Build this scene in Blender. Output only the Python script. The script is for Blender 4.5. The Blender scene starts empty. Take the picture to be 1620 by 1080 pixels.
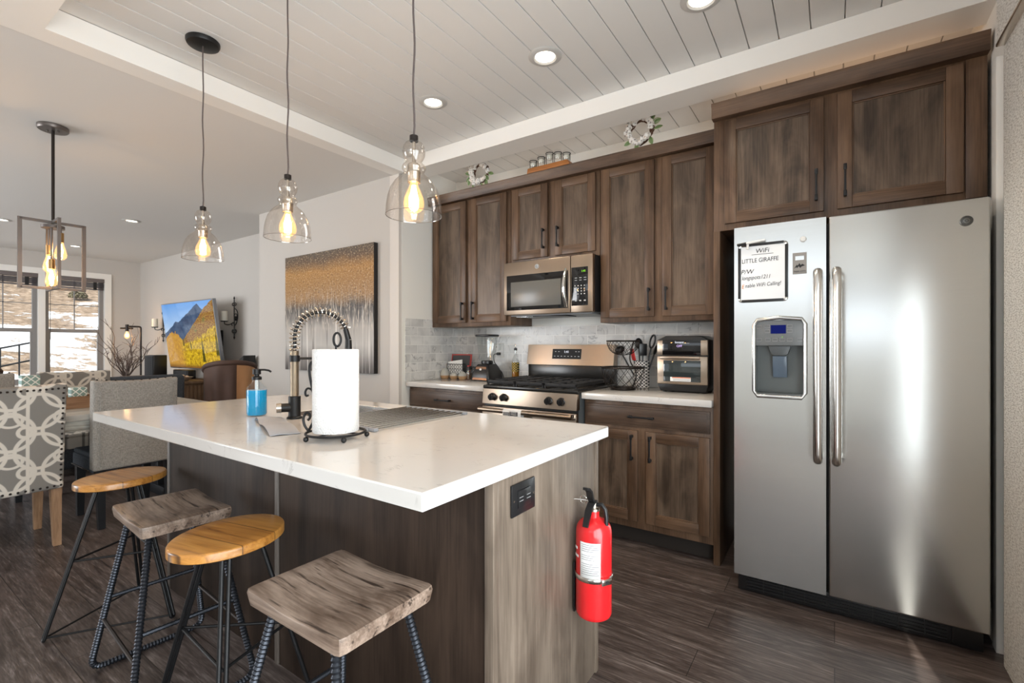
import bpy, bmesh, math, random
from mathutils import Vector, Matrix, Euler
PI = math.pi
SC = bpy.context.scene
COL = SC.collection
random.seed(11)

# ------------------------------------------------------------------ camera, sky, sun, daylight, exposure
CAM_H = 1.22
cam_d = bpy.data.cameras.new('camera')
cam = bpy.data.objects.new('camera', cam_d); COL.objects.link(cam)
cam.location = (0, 0, CAM_H)
cam.rotation_euler = (PI/2, 0, math.radians(34.3))
cam_d.sensor_width = 36.0
cam_d.lens = 748.0/1620*36.0
cam_d.shift_y = 5.0/1620
cam_d.clip_start = 0.02; cam_d.clip_end = 400
SC.camera = cam
SC.view_settings.view_transform = 'Standard'
SC.view_settings.look = 'None'
SC.view_settings.gamma = 1
SC.view_settings.use_curve_mapping = False
SC.view_settings.exposure = 0.10

world = bpy.data.worlds.new('sky'); SC.world = world
world.use_nodes = True
wn = world.node_tree.nodes; wl = world.node_tree.links
wn['Background'].inputs['Color'].default_value = (0.78, 0.88, 1.0, 1)
wn['Background'].inputs['Strength'].default_value = 1.1

def lamp(name, kind, loc, rot, energy, color=(1, 1, 1), **kw):
    d = bpy.data.lights.new(name, kind); d.energy = energy; d.color = color
    for k, v in kw.items(): setattr(d, k, v)
    o = bpy.data.objects.new(name, d); COL.objects.link(o)
    o.location = loc; o.rotation_euler = rot
    return o
sd = Vector((-0.12, 0.60, -0.60)).normalized()
lamp('sun', 'SUN', (3, -8, 12), sd.to_track_quat('-Z', 'Y').to_euler(), 9.0, (1, 0.95, 0.86), angle=0.009)
# area lamps as daylight outside the right door and two added, unseen rear openings
lamp('daylight_right_door', 'AREA', (0.76, -0.10, 1.08), (0, PI/2, 0), 125, (0.93, 0.97, 1.0), shape='RECTANGLE', size=2.1, size_y=2.6)
lamp('added_rear_daylight', 'AREA', (-1.0, -2.80, 2.15), (PI/2, 0, 0), 8, (0.93, 0.97, 1.0), shape='RECTANGLE', size=2.8, size_y=0.8)
lamp('added_dining_daylight', 'AREA', (-6.9, -2.95, 1.45), (PI/2, 0, 0), 180, (0.96, 0.98, 1.0), shape='RECTANGLE', size=3.0, size_y=1.9)

# added fill lamps, no fixtures: warm glow from cabinet tops up onto the boards
lamp('added_cabinet_top_fill', 'AREA', (-1.75, 3.24, 2.475), (PI, 0, 0), 0.8, (1, 0.86, 0.72), shape='RECTANGLE', size=2.2, size_y=0.10)
lamp('added_cabinet_top_fill', 'AREA', (-0.02, 3.05, 2.475), (PI, 0, 0), 0.8, (1, 0.66, 0.42), shape='RECTANGLE', size=0.95, size_y=0.25)

# ------------------------------------------------------------------ mesh builder
class MB:
    def __init__(self):
        self.bm = bmesh.new(); self.mi = 0
    def mat(self, i): self.mi = i; return self
    def _f(self, vs):
        try:
            f = self.bm.faces.new(vs); f.material_index = self.mi; return f
        except ValueError: return None
    def box(self, x0, y0, z0, x1, y1, z1, bev=0.0, seg=2, M=None):
        if x0 > x1: x0, x1 = x1, x0
        if y0 > y1: y0, y1 = y1, y0
        if z0 > z1: z0, z1 = z1, z0
        v = [self.bm.verts.new(p) for p in ((x0,y0,z0),(x1,y0,z0),(x1,y1,z0),(x0,y1,z0),(x0,y0,z1),(x1,y0,z1),(x1,y1,z1),(x0,y1,z1))]
        fs = [self._f([v[i] for i in q]) for q in ((3,2,1,0),(4,5,6,7),(0,1,5,4),(1,2,6,5),(2,3,7,6),(3,0,4,7))]
        if bev > 0:
            es = list({e for f in fs for e in f.edges})
            r = bmesh.ops.bevel(self.bm, geom=es, offset=bev, segments=seg, affect='EDGES', profile=0.5, clamp_overlap=True)
            for f in r['faces']: f.material_index = self.mi
            vs = list({w for f in fs if f.is_valid for w in f.verts} | {w for f in r['faces'] for w in f.verts})
        else: vs = v
        if M is not None:
            for w in vs: w.co = M @ w.co
        return self
    def cyl(self, p0, p1, r0, r1=None, seg=16, caps=True):
        if r1 is None: r1 = r0
        p0 = Vector(p0); p1 = Vector(p1); d = (p1-p0).normalized()
        a = d.orthogonal().normalized(); b = d.cross(a)
        A = [self.bm.verts.new(p0+(a*math.cos(t)+b*math.sin(t))*r0) for t in [2*PI*i/seg for i in range(seg)]]
        B = [self.bm.verts.new(p1+(a*math.cos(t)+b*math.sin(t))*r1) for t in [2*PI*i/seg for i in range(seg)]]
        for i in range(seg): self._f([A[i], A[(i+1) % seg], B[(i+1) % seg], B[i]])
        if caps:
            self._f(A[::-1]); self._f(B)
        return self
    def tube(self, pts, r, seg=8, closed=False, rad=None, flat=None):
        pts = [Vector(p) for p in pts]; n = len(pts)
        T = []
        for i in range(n):
            if closed: t = pts[(i+1) % n]-pts[i-1]
            else: t = pts[min(i+1, n-1)]-pts[max(i-1, 0)]
            T.append(t.normalized() if t.length > 1e-9 else Vector((0,0,1)))
        a = T[0].orthogonal().normalized()
        rings = []
        for i in range(n):
            a = (a-T[i]*a.dot(T[i]))
            a = a.normalized() if a.length > 1e-6 else T[i].orthogonal().normalized()
            b = T[i].cross(a); rr = rad[i] if rad else r
            rings.append([self.bm.verts.new(pts[i]+(a*math.cos(q)+b*math.sin(q))*rr) for q in [2*PI*k/seg for k in range(seg)]])
        m = n if closed else n-1
        for i in range(m):
            A, B = rings[i], rings[(i+1) % n]
            off = 0
            if closed and i == n-1:
                off = min(range(seg), key=lambda o: (A[0].co-B[o].co).length)
            for k in range(seg): self._f([A[k], A[(k+1) % seg], B[(k+1+off) % seg], B[(k+off) % seg]])
        if not closed:
            self._f(rings[0][::-1]); self._f(rings[-1])
        return self
    def lathe(self, prof, c=(0,0,0), seg=32, M=None, sx=1, sy=1):
        c = Vector(c); rings = []
        for r, z in prof:
            if r < 1e-6: rings.append([self.bm.verts.new(c+Vector((0,0,z)))])
            else: rings.append([self.bm.verts.new(c+Vector((r*sx*math.cos(t), r*sy*math.sin(t), z))) for t in [2*PI*k/seg for k in range(seg)]])
        for A, B in zip(rings, rings[1:]):
            for k in range(seg):
                if len(A) == 1 and len(B) == 1: continue
                if len(A) == 1: self._f([A[0], B[(k+1) % seg], B[k]])
                elif len(B) == 1: self._f([A[k], A[(k+1) % seg], B[0]])
                else: self._f([A[k], A[(k+1) % seg], B[(k+1) % seg], B[k]])
        if M is not None:
            for R in rings:
                for w in R: w.co = M @ w.co
        return self
    def ball(self, c, r, seg=16, s=(1,1,1), M=None):
        n = max(4, seg//2); c = Vector(c)
        rings = []
        for i in range(n+1):
            t = PI*i/n
            if i in (0, n): rings.append([self.bm.verts.new(Vector((0,0,r*math.cos(t)*s[2])))])
            else: rings.append([self.bm.verts.new(Vector((r*math.sin(t)*math.cos(q)*s[0], r*math.sin(t)*math.sin(q)*s[1], r*math.cos(t)*s[2]))) for q in [2*PI*k/seg for k in range(seg)]])
        for A, B in zip(rings, rings[1:]):
            for k in range(seg):
                if len(A) == 1: self._f([A[0], B[k], B[(k+1) % seg]])
                elif len(B) == 1: self._f([A[k], B[0], A[(k+1) % seg]])
                else: self._f([A[k], B[k], B[(k+1) % seg], A[(k+1) % seg]])
        for R in rings:
            for w in R: w.co = (M @ w.co if M is not None else w.co) + c
        return self
    def prism(self, poly, d0, d1, axis='z', bev=0):
        """poly in the plane normal to axis: z:(x,y)  y:(x,z)  x:(y,z)"""
        def P(p, d): return {'z': (p[0], p[1], d), 'y': (p[0], d, p[1]), 'x': (d, p[0], p[1])}[axis]
        A = [self.bm.verts.new(P(p, d0)) for p in poly]; B = [self.bm.verts.new(P(p, d1)) for p in poly]
        n = len(poly); fs = [self._f(A[::-1]), self._f(B)]
        for i in range(n): fs.append(self._f([A[i], A[(i+1) % n], B[(i+1) % n], B[i]]))
        if bev:
            es = [e for e in fs[0].edges]+[e for e in fs[1].edges]
            r = bmesh.ops.bevel(self.bm, geom=es, offset=bev, segments=2, affect='EDGES', profile=0.5, clamp_overlap=True)
            for f in r['faces']: f.material_index = self.mi
        return self
    def grid(self, fn, nu, nv, thick=None):
        """surface fn(u,v)->point; thick: offset vector or None"""
        V = [[self.bm.verts.new(fn(i/nu, j/nv)) for j in range(nv+1)] for i in range(nu+1)]
        for i in range(nu):
            for j in range(nv): self._f([V[i][j], V[i+1][j], V[i+1][j+1], V[i][j+1]])
        if thick is not None:
            t = Vector(thick)
            W = [[self.bm.verts.new(V[i][j].co+t) for j in range(nv+1)] for i in range(nu+1)]
            for i in range(nu):
                for j in range(nv): self._f([W[i][j], W[i][j+1], W[i+1][j+1], W[i+1][j]])
            ring = [(i, 0) for i in range(nu)]+[(nu, j) for j in range(nv)]+[(i, nv) for i in range(nu, 0, -1)]+[(0, j) for j in range(nv, 0, -1)]
            for k in range(len(ring)):
                a = ring[k]; b = ring[(k+1) % len(ring)]
                self._f([V[a[0]][a[1]], W[a[0]][a[1]], W[b[0]][b[1]], V[b[0]][b[1]]])
        return self
    def xform(self, M):
        for v in self.bm.verts: v.co = M @ v.co
        return self
    def build(self, name, mats, parent=None, smooth=40):
        bm = self.bm
        bmesh.ops.recalc_face_normals(bm, faces=bm.faces[:])
        me = bpy.data.meshes.new(name)
        bm.to_mesh(me); bm.free()
        if smooth:
            for p in me.polygons: p.use_smooth = True
            me.set_sharp_from_angle(angle=math.radians(smooth))
        for m in (mats if isinstance(mats, (list, tuple)) else [mats]): me.materials.append(m)
        o = bpy.data.objects.new(name, me); COL.objects.link(o)
        if parent is not None:
            r = parent
            while r.parent is not None: r = r.parent
            if r.name in WORLD: me.transform(Matrix.Translation(-WORLD[r.name]))
            o.parent = parent
        return o
WORLD = {}

def tag(o, label, cat, group=None):
    o['label'] = label; o['category'] = cat
    if group: o['group'] = group
    return o
def thing(name, label, cat, loc=(0,0,0), rz=0, group=None, world=True):
    o = bpy.data.objects.new(name, None); COL.objects.link(o)
    o.empty_display_size = 0.05
    o.location = loc; o.rotation_euler = (0, 0, rz)
    if world: WORLD[o.name] = Vector(loc)
    return tag(o, label, cat, group)
def struct(o): o['kind'] = 'structure'; return o
def dup(root, loc, rz=0, label=None, group=None, scale=None):
    r = root.copy(); COL.objects.link(r); r.location = loc; r.rotation_euler = (0, 0, rz)
    if scale: r.scale = scale
    if label: r['label'] = label
    if group: r['group'] = group
    def rec(src, dst):
        for ch in list(src.children):
            c = ch.copy(); COL.objects.link(c); c.parent = dst; rec(ch, c)
    rec(root, r)
    return r
def text(body, size, loc, face, m, parent, name='lettering', shear=0, align='CENTER', depth=0.0004, sx=1.0, spacing=1.0, tilt=0):
    cu = bpy.data.curves.new(name, 'FONT'); cu.body = body; cu.size = size; cu.extrude = depth
    cu.align_x = align; cu.align_y = 'CENTER'; cu.shear = shear; cu.space_character = spacing
    t = bpy.data.objects.new('t', cu)
    me = bpy.data.meshes.new_from_object(t)
    bpy.data.objects.remove(t); bpy.data.curves.remove(cu)
    rot = {'-y': Euler((PI/2, 0, 0)), '+x': Euler((PI/2, 0, PI/2)), 'top': Euler((0, 0, 0))}[face].to_matrix().to_4x4()
    me.transform(Matrix.Translation(Vector(loc)) @ rot @ Matrix.Rotation(tilt, 4, 'Z') @ Matrix.Scale(sx, 4, (1, 0, 0)))
    me.materials.clear(); me.materials.append(m)
    r = parent
    while r.parent is not None: r = r.parent
    if r.name in WORLD: me.transform(Matrix.Translation(-WORLD[r.name]))
    me.name = name
    o = bpy.data.objects.new(name, me); COL.objects.link(o); o.parent = parent
    return o

# ------------------------------------------------------------------ materials
def newmat(name):
    m = bpy.data.materials.new(name); m.use_nodes = True
    return m, m.node_tree.nodes, m.node_tree.links, m.node_tree.nodes['Principled BSDF']
def pbr(name, col, rough=0.5, metal=0.0, spec=0.5, emit=None, es=1.0, coat=0.0, bump=None, var=None):
    m, n, l, b = newmat(name)
    b.inputs['Base Color'].default_value = (*col, 1)
    b.inputs['Roughness'].default_value = rough; b.inputs['Metallic'].default_value = metal
    b.inputs['Specular IOR Level'].default_value = spec
    if coat: b.inputs['Coat Weight'].default_value = coat; b.inputs['Coat Roughness'].default_value = 0.08
    if emit: b.inputs['Emission Color'].default_value = (*emit, 1); b.inputs['Emission Strength'].default_value = es
    tc = None
    if bump or var:
        tc = n.new('ShaderNodeTexCoord')
    if bump:
        s, d = bump
        t = n.new('ShaderNodeTexNoise'); t.inputs['Scale'].default_value = s; t.inputs['Detail'].default_value = 4
        l.new(tc.outputs['Object'], t.inputs['Vector'])
        bp = n.new('ShaderNodeBump'); bp.inputs['Strength'].default_value = d; bp.inputs['Distance'].default_value = 0.004
        l.new(t.outputs['Fac'], bp.inputs['Height']); l.new(bp.outputs['Normal'], b.inputs['Normal'])
    if var:
        s, c2 = var
        t = n.new('ShaderNodeTexNoise'); t.inputs['Scale'].default_value = s; t.inputs['Detail'].default_value = 5
        l.new(tc.outputs['Object'], t.inputs['Vector'])
        mx = n.new('ShaderNodeMix'); mx.data_type = 'RGBA'
        mx.inputs[6].default_value = (*col, 1); mx.inputs[7].default_value = (*c2, 1)
        l.new(t.outputs['Fac'], mx.inputs[0]); l.new(mx.outputs[2], b.inputs['Base Color'])
    return m
def emis(name, col, s):
    m, n, l, b = newmat(name); n.remove(b)
    e = n.new('ShaderNodeEmission'); e.inputs[0].default_value = (*col, 1); e.inputs[1].default_value = s
    l.new(e.outputs[0], n['Material Output'].inputs[0]); return m
class NX:
    """tiny node-expression helper"""
    def __init__(s, n, l): s.n, s.l = n, l
    def set(s, sock, v):
        if hasattr(v, 'links'): s.l.new(v, sock)
        else: sock.default_value = v
    def m(s, op, a, b=0.0, c=0.0, clamp=False):
        q = s.n.new('ShaderNodeMath'); q.operation = op; q.use_clamp = clamp
        for i, v in enumerate((a, b, c)): s.set(q.inputs[i], v)
        return q.outputs[0]
    def mix(s, f, a, b, blend='MIX'):
        q = s.n.new('ShaderNodeMix'); q.data_type = 'RGBA'; q.blend_type = blend; q.clamp_factor = True
        s.set(q.inputs[0], f)
        for i, v in ((6, a), (7, b)): s.set(q.inputs[i], v if hasattr(v, 'links') else (*v, 1))
        return q.outputs[2]
    def noise(s, vec, scale, detail=4, rough=0.5, dist=0.0):
        q = s.n.new('ShaderNodeTexNoise'); q.inputs['Scale'].default_value = scale; q.inputs['Detail'].default_value = detail
        q.inputs['Roughness'].default_value = rough; q.inputs['Distortion'].default_value = dist
        s.l.new(vec, q.inputs['Vector']); return q.outputs['Fac']
    def mapping(s, vec, scale=(1,1,1), loc=(0,0,0), rot=(0,0,0)):
        q = s.n.new('ShaderNodeMapping'); q.inputs['Scale'].default_value = scale; q.inputs['Location'].default_value = loc; q.inputs['Rotation'].default_value = rot
        s.l.new(vec, q.inputs['Vector']); return q.outputs[0]
    def obj(s): return s.n.new('ShaderNodeTexCoord').outputs['Object']
    def uv(s): return s.n.new('ShaderNodeTexCoord').outputs['UV']
    def sep(s, v):
        q = s.n.new('ShaderNodeSeparateXYZ'); s.l.new(v, q.inputs[0]); return q.outputs
    def comb(s, x, y, z=0.0):
        q = s.n.new('ShaderNodeCombineXYZ')
        for i, v in enumerate((x, y, z)): s.set(q.inputs[i], v)
        return q.outputs[0]
    def ramp(s, f, stops, interp='LINEAR'):
        q = s.n.new('ShaderNodeValToRGB'); q.color_ramp.interpolation = interp
        e = q.color_ramp.elements
        while len(e) < len(stops): e.new(0.5)
        for i, (p, c) in enumerate(stops): e[i].position = p; e[i].color = (*c, 1) if len(c) == 3 else c
        s.l.new(f, q.inputs[0]); return q.outputs[0]
    def bump(s, h, strength, b, dist=0.003):
        q = s.n.new('ShaderNodeBump'); q.inputs['Strength'].default_value = strength; q.inputs['Distance'].default_value = dist
        s.l.new(h, q.inputs['Height']); s.l.new(q.outputs[0], b.inputs['Normal'])
    def smooth(s, x, lo, hi):
        q = s.n.new('ShaderNodeMapRange'); q.interpolation_type = 'SMOOTHSTEP'
        s.set(q.inputs['Value'], x); q.inputs['From Min'].default_value = lo; q.inputs['From Max'].default_value = hi
        return q.outputs[0]

def wood(name, dark, light, axis='z', rough=0.45, grain=1.0, blotch=1.0, knots=False, coat=0.0, spec=0.4, streak=None):
    m, n, l, b = newmat(name); x = NX(n, l); o = x.obj()
    k = {'x': (1.1, 22, 22), 'y': (22, 1.1, 22), 'z': (22, 22, 1.1)}[axis]
    k2 = {'x': (6, 160, 160), 'y': (160, 6, 160), 'z': (160, 160, 6)}[axis]
    k3 = {'x': (1.5, 4, 4), 'y': (4, 1.5, 4), 'z': (4, 4, 1.5)}[axis]
    g1 = x.noise(x.mapping(o, k), 1.0*grain, 5, 0.6, 0.6)
    g2 = x.noise(x.mapping(o, k2), 1.0, 2, 0.5)
    bl = x.noise(x.mapping(o, k3), 1.6*blotch, 4, 0.55, 0.8)
    f = x.m('ADD', x.m('MULTIPLY', g1, 0.45), x.m('ADD', x.m('MULTIPLY', g2, 0.2), x.m('MULTIPLY', bl, 0.45)))
    f = x.smooth(f, 0.36, 0.74)
    c = x.mix(f, dark, light)
    if streak:
        st = x.smooth(x.noise(x.mapping(o, {'x': (2.5, 60, 60), 'y': (60, 2.5, 60), 'z': (60, 60, 2.5)}[axis]), 1.0, 3, 0.6), 0.56, 0.68)
        c = x.mix(x.m('MULTIPLY', st, streak[3]), c, streak[:3])
    if knots:
        v = n.new('ShaderNodeTexVoronoi'); v.inputs['Scale'].default_value = 5.0
        l.new(x.mapping(o, {'x': (0.7, 1.6, 1.6), 'y': (1.6, 0.7, 1.6), 'z': (1.6, 1.6, 0.7)}[axis]), v.inputs['Vector'])
        kn = x.smooth(v.outputs['Distance'], 0.16, 0.05)
        c = x.mix(x.m('MULTIPLY', kn, 0.75), c, tuple(d*0.35 for d in dark))
    l.new(c, b.inputs['Base Color'])
    b.inputs['Roughness'].default_value = rough; b.inputs['Specular IOR Level'].default_value = spec
    if coat: b.inputs['Coat Weight'].default_value = coat; b.inputs['Coat Roughness'].default_value = 0.12
    x.bump(x.m('ADD', g1, x.m('MULTIPLY', g2, 0.6)), 0.12, b)
    return m

CAB_D, CAB_L = (0.052, 0.028, 0.016), (0.185, 0.110, 0.066)
cab_v = wood('stained maple upright grain', CAB_D, CAB_L, 'z', 0.38, 0.6, 0.9)
cab_h = wood('stained maple level grain', CAB_D, CAB_L, 'x', 0.38, 0.6, 0.9)
cab_p = wood('stained maple panel', (0.034, 0.022, 0.015), (0.175, 0.121, 0.083), 'z', 0.36, 0.5, 1.3)
drawer_w = wood('stained maple drawer front', (0.050, 0.030, 0.020), (0.140, 0.090, 0.062), 'x', 0.38, 0.6, 1.0)
isl_w = wood('lit stained maple island end', (0.085, 0.062, 0.046), (0.26, 0.205, 0.158), 'z', 0.40, 0.5, 0.9)  # lighter maple copy: light falling on the island end put into the colour
seat_grey = wood('weathered grey seat wood', (0.105, 0.066, 0.045), (0.43, 0.325, 0.255), 'x', 0.38, 1.2, 1.6, streak=(0.035, 0.022, 0.016, 0.9))
rustic = wood('rustic brown wood', (0.10, 0.055, 0.028), (0.27, 0.16, 0.09), 'z', 0.55, 1.0, 1.0)
leg_w = wood('pale oak leg wood', (0.22, 0.12, 0.06), (0.50, 0.31, 0.18), 'z', 0.45, 0.8, 1.0)
black_w = pbr('black painted wood', (0.012, 0.014, 0.017), 0.35)
tan_w = wood('orange stained stand wood', (0.28, 0.10, 0.025), (0.50, 0.20, 0.06), 'x', 0.4, 1.0, 1.0)

def oval_wood():
    m, n, l, b = newmat('orange cedar seat boards'); x = NX(n, l); o = x.obj()
    s = x.sep(o)
    yb = x.m('DIVIDE', x.m('ADD', s[1], 0.168), 0.112)
    cell = x.m('FLOOR', yb); fr = x.m('FRACT', yb)
    wn_ = n.new('ShaderNodeTexWhiteNoise'); wn_.noise_dimensions = '1D'; l.new(cell, wn_.inputs['W'])
    g1 = x.noise(x.comb(x.m('MULTIPLY', s[0], 3.0), x.m('MULTIPLY', s[1], 46), x.m('ADD', x.m('MULTIPLY', s[2], 40), x.m('MULTIPLY', cell, 7.3))), 1.0, 5, 0.6, 1.2)
    c = x.ramp(g1, [(0.25, (0.16, 0.052, 0.010)), (0.45, (0.46, 0.185, 0.034)), (0.75, (0.66, 0.33, 0.085))])
    c = x.mix(x.m('MULTIPLY', wn_.outputs['Value'], 0.45), c, (0.66, 0.32, 0.075))
    v = n.new('ShaderNodeTexVoronoi'); v.inputs['Scale'].default_value = 9
    l.new(x.comb(x.m('MULTIPLY', s[0], 0.8), s[1], s[2]), v.inputs['Vector'])
    c = x.mix(x.m('MULTIPLY', x.smooth(v.outputs['Distance'], 0.13, 0.03), 0.8), c, (0.06, 0.02, 0.006))
    seam = x.m('MAXIMUM', x.smooth(fr, 0.022, 0.004), x.smooth(fr, 0.978, 0.996))
    c = x.mix(x.m('MULTIPLY', seam, 0.85), c, (0.05, 0.02, 0.008))
    l.new(c, b.inputs['Base Color']); b.inputs['Roughness'].default_value = 0.32
    b.inputs['Coat Weight'].default_value = 0.3; b.inputs['Coat Roughness'].default_value = 0.15
    return m
seat_orange = oval_wood()

def floor_mat():
    m, n, l, b = newmat('dark vinyl plank floor'); x = NX(n, l); o = x.obj()
    br = n.new('ShaderNodeTexBrick'); br.offset = 0.37; br.offset_frequency = 2
    br.inputs['Scale'].default_value = 1.0; br.inputs['Brick Width'].default_value = 1.22; br.inputs['Row Height'].default_value = 0.18
    br.inputs['Mortar Size'].default_value = 0.0016; br.inputs['Mortar Smooth'].default_value = 0.2; br.inputs['Bias'].default_value = 0
    br.inputs['Color1'].default_value = (0, 0, 0, 1); br.inputs['Color2'].default_value = (1, 1, 1, 1); br.inputs['Mortar'].default_value = (0.5, 0.5, 0.5, 1)
    l.new(o, br.inputs['Vector'])
    s = x.sep(o)
    row = x.m('MULTIPLY', x.m('FLOOR', x.m('DIVIDE', s[1], 0.18)), 3.7)
    g1 = x.noise(x.comb(x.m('MULTIPLY', s[0], 1.6), x.m('MULTIPLY', s[1], 17), row), 1.0, 6, 0.62, 2.6)
    g2 = x.noise(x.comb(x.m('MULTIPLY', s[0], 14), x.m('MULTIPLY', s[1], 170), row), 1.0, 3, 0.6)
    f = x.m('ADD', x.m('MULTIPLY', g1, 0.60), x.m('MULTIPLY', g2, 0.40))
    c = x.ramp(f, [(0.34, (0.014, 0.010, 0.0095)), (0.45, (0.058, 0.042, 0.037)), (0.55, (0.125, 0.098, 0.089)), (0.67, (0.32, 0.275, 0.255))])
    c = x.mix(0.30, c, x.mix(br.outputs['Color'], (0.035, 0.025, 0.022), (0.14, 0.105, 0.09)))
    c = x.mix(br.outputs['Fac'], c, (0.022, 0.017, 0.015))
    l.new(c, b.inputs['Base Color'])
    b.inputs['Roughness'].default_value = 0.34; b.inputs['Specular IOR Level'].default_value = 0.45
    h = x.m('SUBTRACT', x.m('MULTIPLY', g2, 0.35), x.m('MULTIPLY', br.outputs['Fac'], 1.0))
    x.bump(h, 0.25, b, 0.002)
    return m
floor_m = floor_mat()

def marble_tile(name, ax):
    m, n, l, b = newmat(name); x = NX(n, l); o = x.obj(); s = x.sep(o)
    vec = x.comb(s[ax], x.m('SUBTRACT', s[2], 0.914))
    br = n.new('ShaderNodeTexBrick'); br.offset = 0.5
    br.inputs['Scale'].default_value = 1.0; br.inputs['Brick Width'].default_value = 0.152; br.inputs['Row Height'].default_value = 0.0762
    br.inputs['Mortar Size'].default_value = 0.0020; br.inputs['Mortar Smooth'].default_value = 0.1
    br.inputs['Color1'].default_value = (0, 0, 0, 1); br.inputs['Color2'].default_value = (1, 1, 1, 1)
    l.new(vec, br.inputs['Vector'])
    off = x.m('MULTIPLY', br.outputs['Color'], 9.0)
    vv = x.comb(x.m('ADD', s[ax], off), s[2], off)
    v1 = x.noise(x.mapping(vv, (1, 1, 1), (0, 0, 0), (0, 0, 0.7)), 6, 4, 0.5, 1.2)
    vein = x.smooth(x.m('ABSOLUTE', x.m('SUBTRACT', v1, 0.5)), 0.028, 0.0)
    vein = x.m('MULTIPLY', vein, x.smooth(x.noise(vv, 9, 2), 0.42, 0.62))
    cloud = x.noise(vv, 7, 3)
    c = x.mix(x.smooth(cloud, 0.3, 0.7), (0.56, 0.56, 0.545), (0.74, 0.735, 0.715))
    c = x.mix(x.m('MULTIPLY', br.outputs['Color'], 0.35), c, (0.46, 0.46, 0.46))
    c = x.mix(x.m('MULTIPLY', vein, 0.65), c, (0.24, 0.24, 0.25))
    c = x.mix(br.outputs['Fac'], c, (0.82, 0.81, 0.78))
    l.new(c, b.inputs['Base Color']); b.inputs['Roughness'].default_value = 0.28
    x.bump(x.m('SUBTRACT', 1.0, br.outputs['Fac']), 0.25, b, 0.0015)
    return m
tile_back = marble_tile('marble subway tile back', 0)
tile_side = marble_tile('marble subway tile side', 1)

def quartz():
    m, n, l, b = newmat('white quartz'); x = NX(n, l); o = x.obj()
    v1 = x.noise(x.mapping(o, (1, 2.2, 1), (0, 0, 0), (0, 0, 0.6)), 7, 7, 0.65, 1.4)
    vein = x.smooth(x.m('ABSOLUTE', x.m('SUBTRACT', v1, 0.5)), 0.020, 0.0)
    msk = x.smooth(x.noise(o, 14, 2), 0.54, 0.68)
    c = x.mix(x.noise(o, 2.5, 3), (0.60, 0.575, 0.545), (0.69, 0.665, 0.635))
    c = x.mix(x.m('MULTIPLY', x.m('MULTIPLY', vein, msk), 0.5), c, (0.34, 0.32, 0.30))
    l.new(c, b.inputs['Base Color']); b.inputs['Roughness'].default_value = 0.10; b.inputs['Specular IOR Level'].default_value = 0.55
    return m
quartz_m = quartz()

def brushed(name, col, rough=0.27, axis='x'):
    m, n, l, b = newmat(name); x = NX(n, l); o = x.obj()
    k = {'x': (1.2, 300, 300), 'z': (300, 300, 1.2)}[axis]
    g = x.noise(x.mapping(o, k), 1.0, 3, 0.6)
    b.inputs['Base Color'].default_value = (*col, 1); b.inputs['Metallic'].default_value = 1.0
    l.new(x.m('ADD', x.m('MULTIPLY', g, 0.08), rough-0.04), b.inputs['Roughness'])
    l.new(x.mix(g, tuple(c*0.94 for c in col), tuple(min(1, c*1.05) for c in col)), b.inputs['Base Color'])
    return m
steel = brushed('brushed stainless steel', (0.69, 0.70, 0.69), 0.24)
steel_w = pbr('brushed warm stainless steel', (0.40, 0.32, 0.25), 0.30, 1.0)
chrome = pbr('polished chrome', (0.78, 0.78, 0.76), 0.10, 1.0)
nickel = pbr('satin nickel', (0.66, 0.60, 0.52), 0.26, 1.0)
blackm = pbr('matte black metal', (0.012, 0.012, 0.013), 0.42, 0.3)
bronze = pbr('dark bronze metal', (0.030, 0.023, 0.020), 0.40, 0.6)
rebar_m = pbr('blackened steel', (0.055, 0.060, 0.072), 0.38, 0.85)
blackgl = pbr('black glass', (0.006, 0.006, 0.007), 0.06, 0.0, 0.6)
blackpl = pbr('black plastic', (0.012, 0.012, 0.013), 0.32)
greypl = pbr('dark grey plastic', (0.085, 0.095, 0.10), 0.35)
midgrey = pbr('mid grey plastic', (0.22, 0.225, 0.23), 0.4)
whitep = pbr('white plastic', (0.78, 0.78, 0.76), 0.35)
cast = pbr('black cast iron', (0.010, 0.010, 0.011), 0.55)
enamel = pbr('black enamel', (0.018, 0.017, 0.016), 0.22)
wall_m = pbr('pale greige wall paint', (0.56, 0.53, 0.495), 0.75, bump=(160, 0.05))
wall_w = pbr('white wall paint', (0.84, 0.825, 0.78), 0.75, bump=(160, 0.05))
trim_m = pbr('white trim paint', (0.88, 0.86, 0.82), 0.45)
ceil_m = pbr('white ceiling paint', (0.72, 0.705, 0.68), 0.8)
ship_m = pbr('white shiplap paint', (0.74, 0.73, 0.71), 0.55)
paper = pbr('white paper', (0.86, 0.86, 0.85), 0.8)
ink = pbr('black ink', (0.012, 0.012, 0.014), 0.6)
orange_ink = pbr('orange ink', (0.75, 0.28, 0.05), 0.6)
grey_ink = pbr('grey ink', (0.25, 0.25, 0.25), 0.6)
whitetx = emis('lit white characters', (0.9, 0.92, 1.0), 1.1)
greentx = emis('lit green digits', (0.35, 1.0, 0.05), 1.2)
violettx = emis('lit violet characters', (0.75, 0.55, 1.0), 1.2)
bluescr = emis('lit blue display', (0.01, 0.015, 0.12), 1.0)
red_m = pbr('red enamel', (0.72, 0.018, 0.022), 0.22, 0, 0.5, coat=0.4)
frame_g = pbr('taupe window frame', (0.27, 0.255, 0.245), 0.5)
blind_m = pbr('dark blind slats', (0.085, 0.075, 0.085), 0.5)
candle_m = pbr('ivory candle wax', (0.80, 0.76, 0.66), 0.5)

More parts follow.
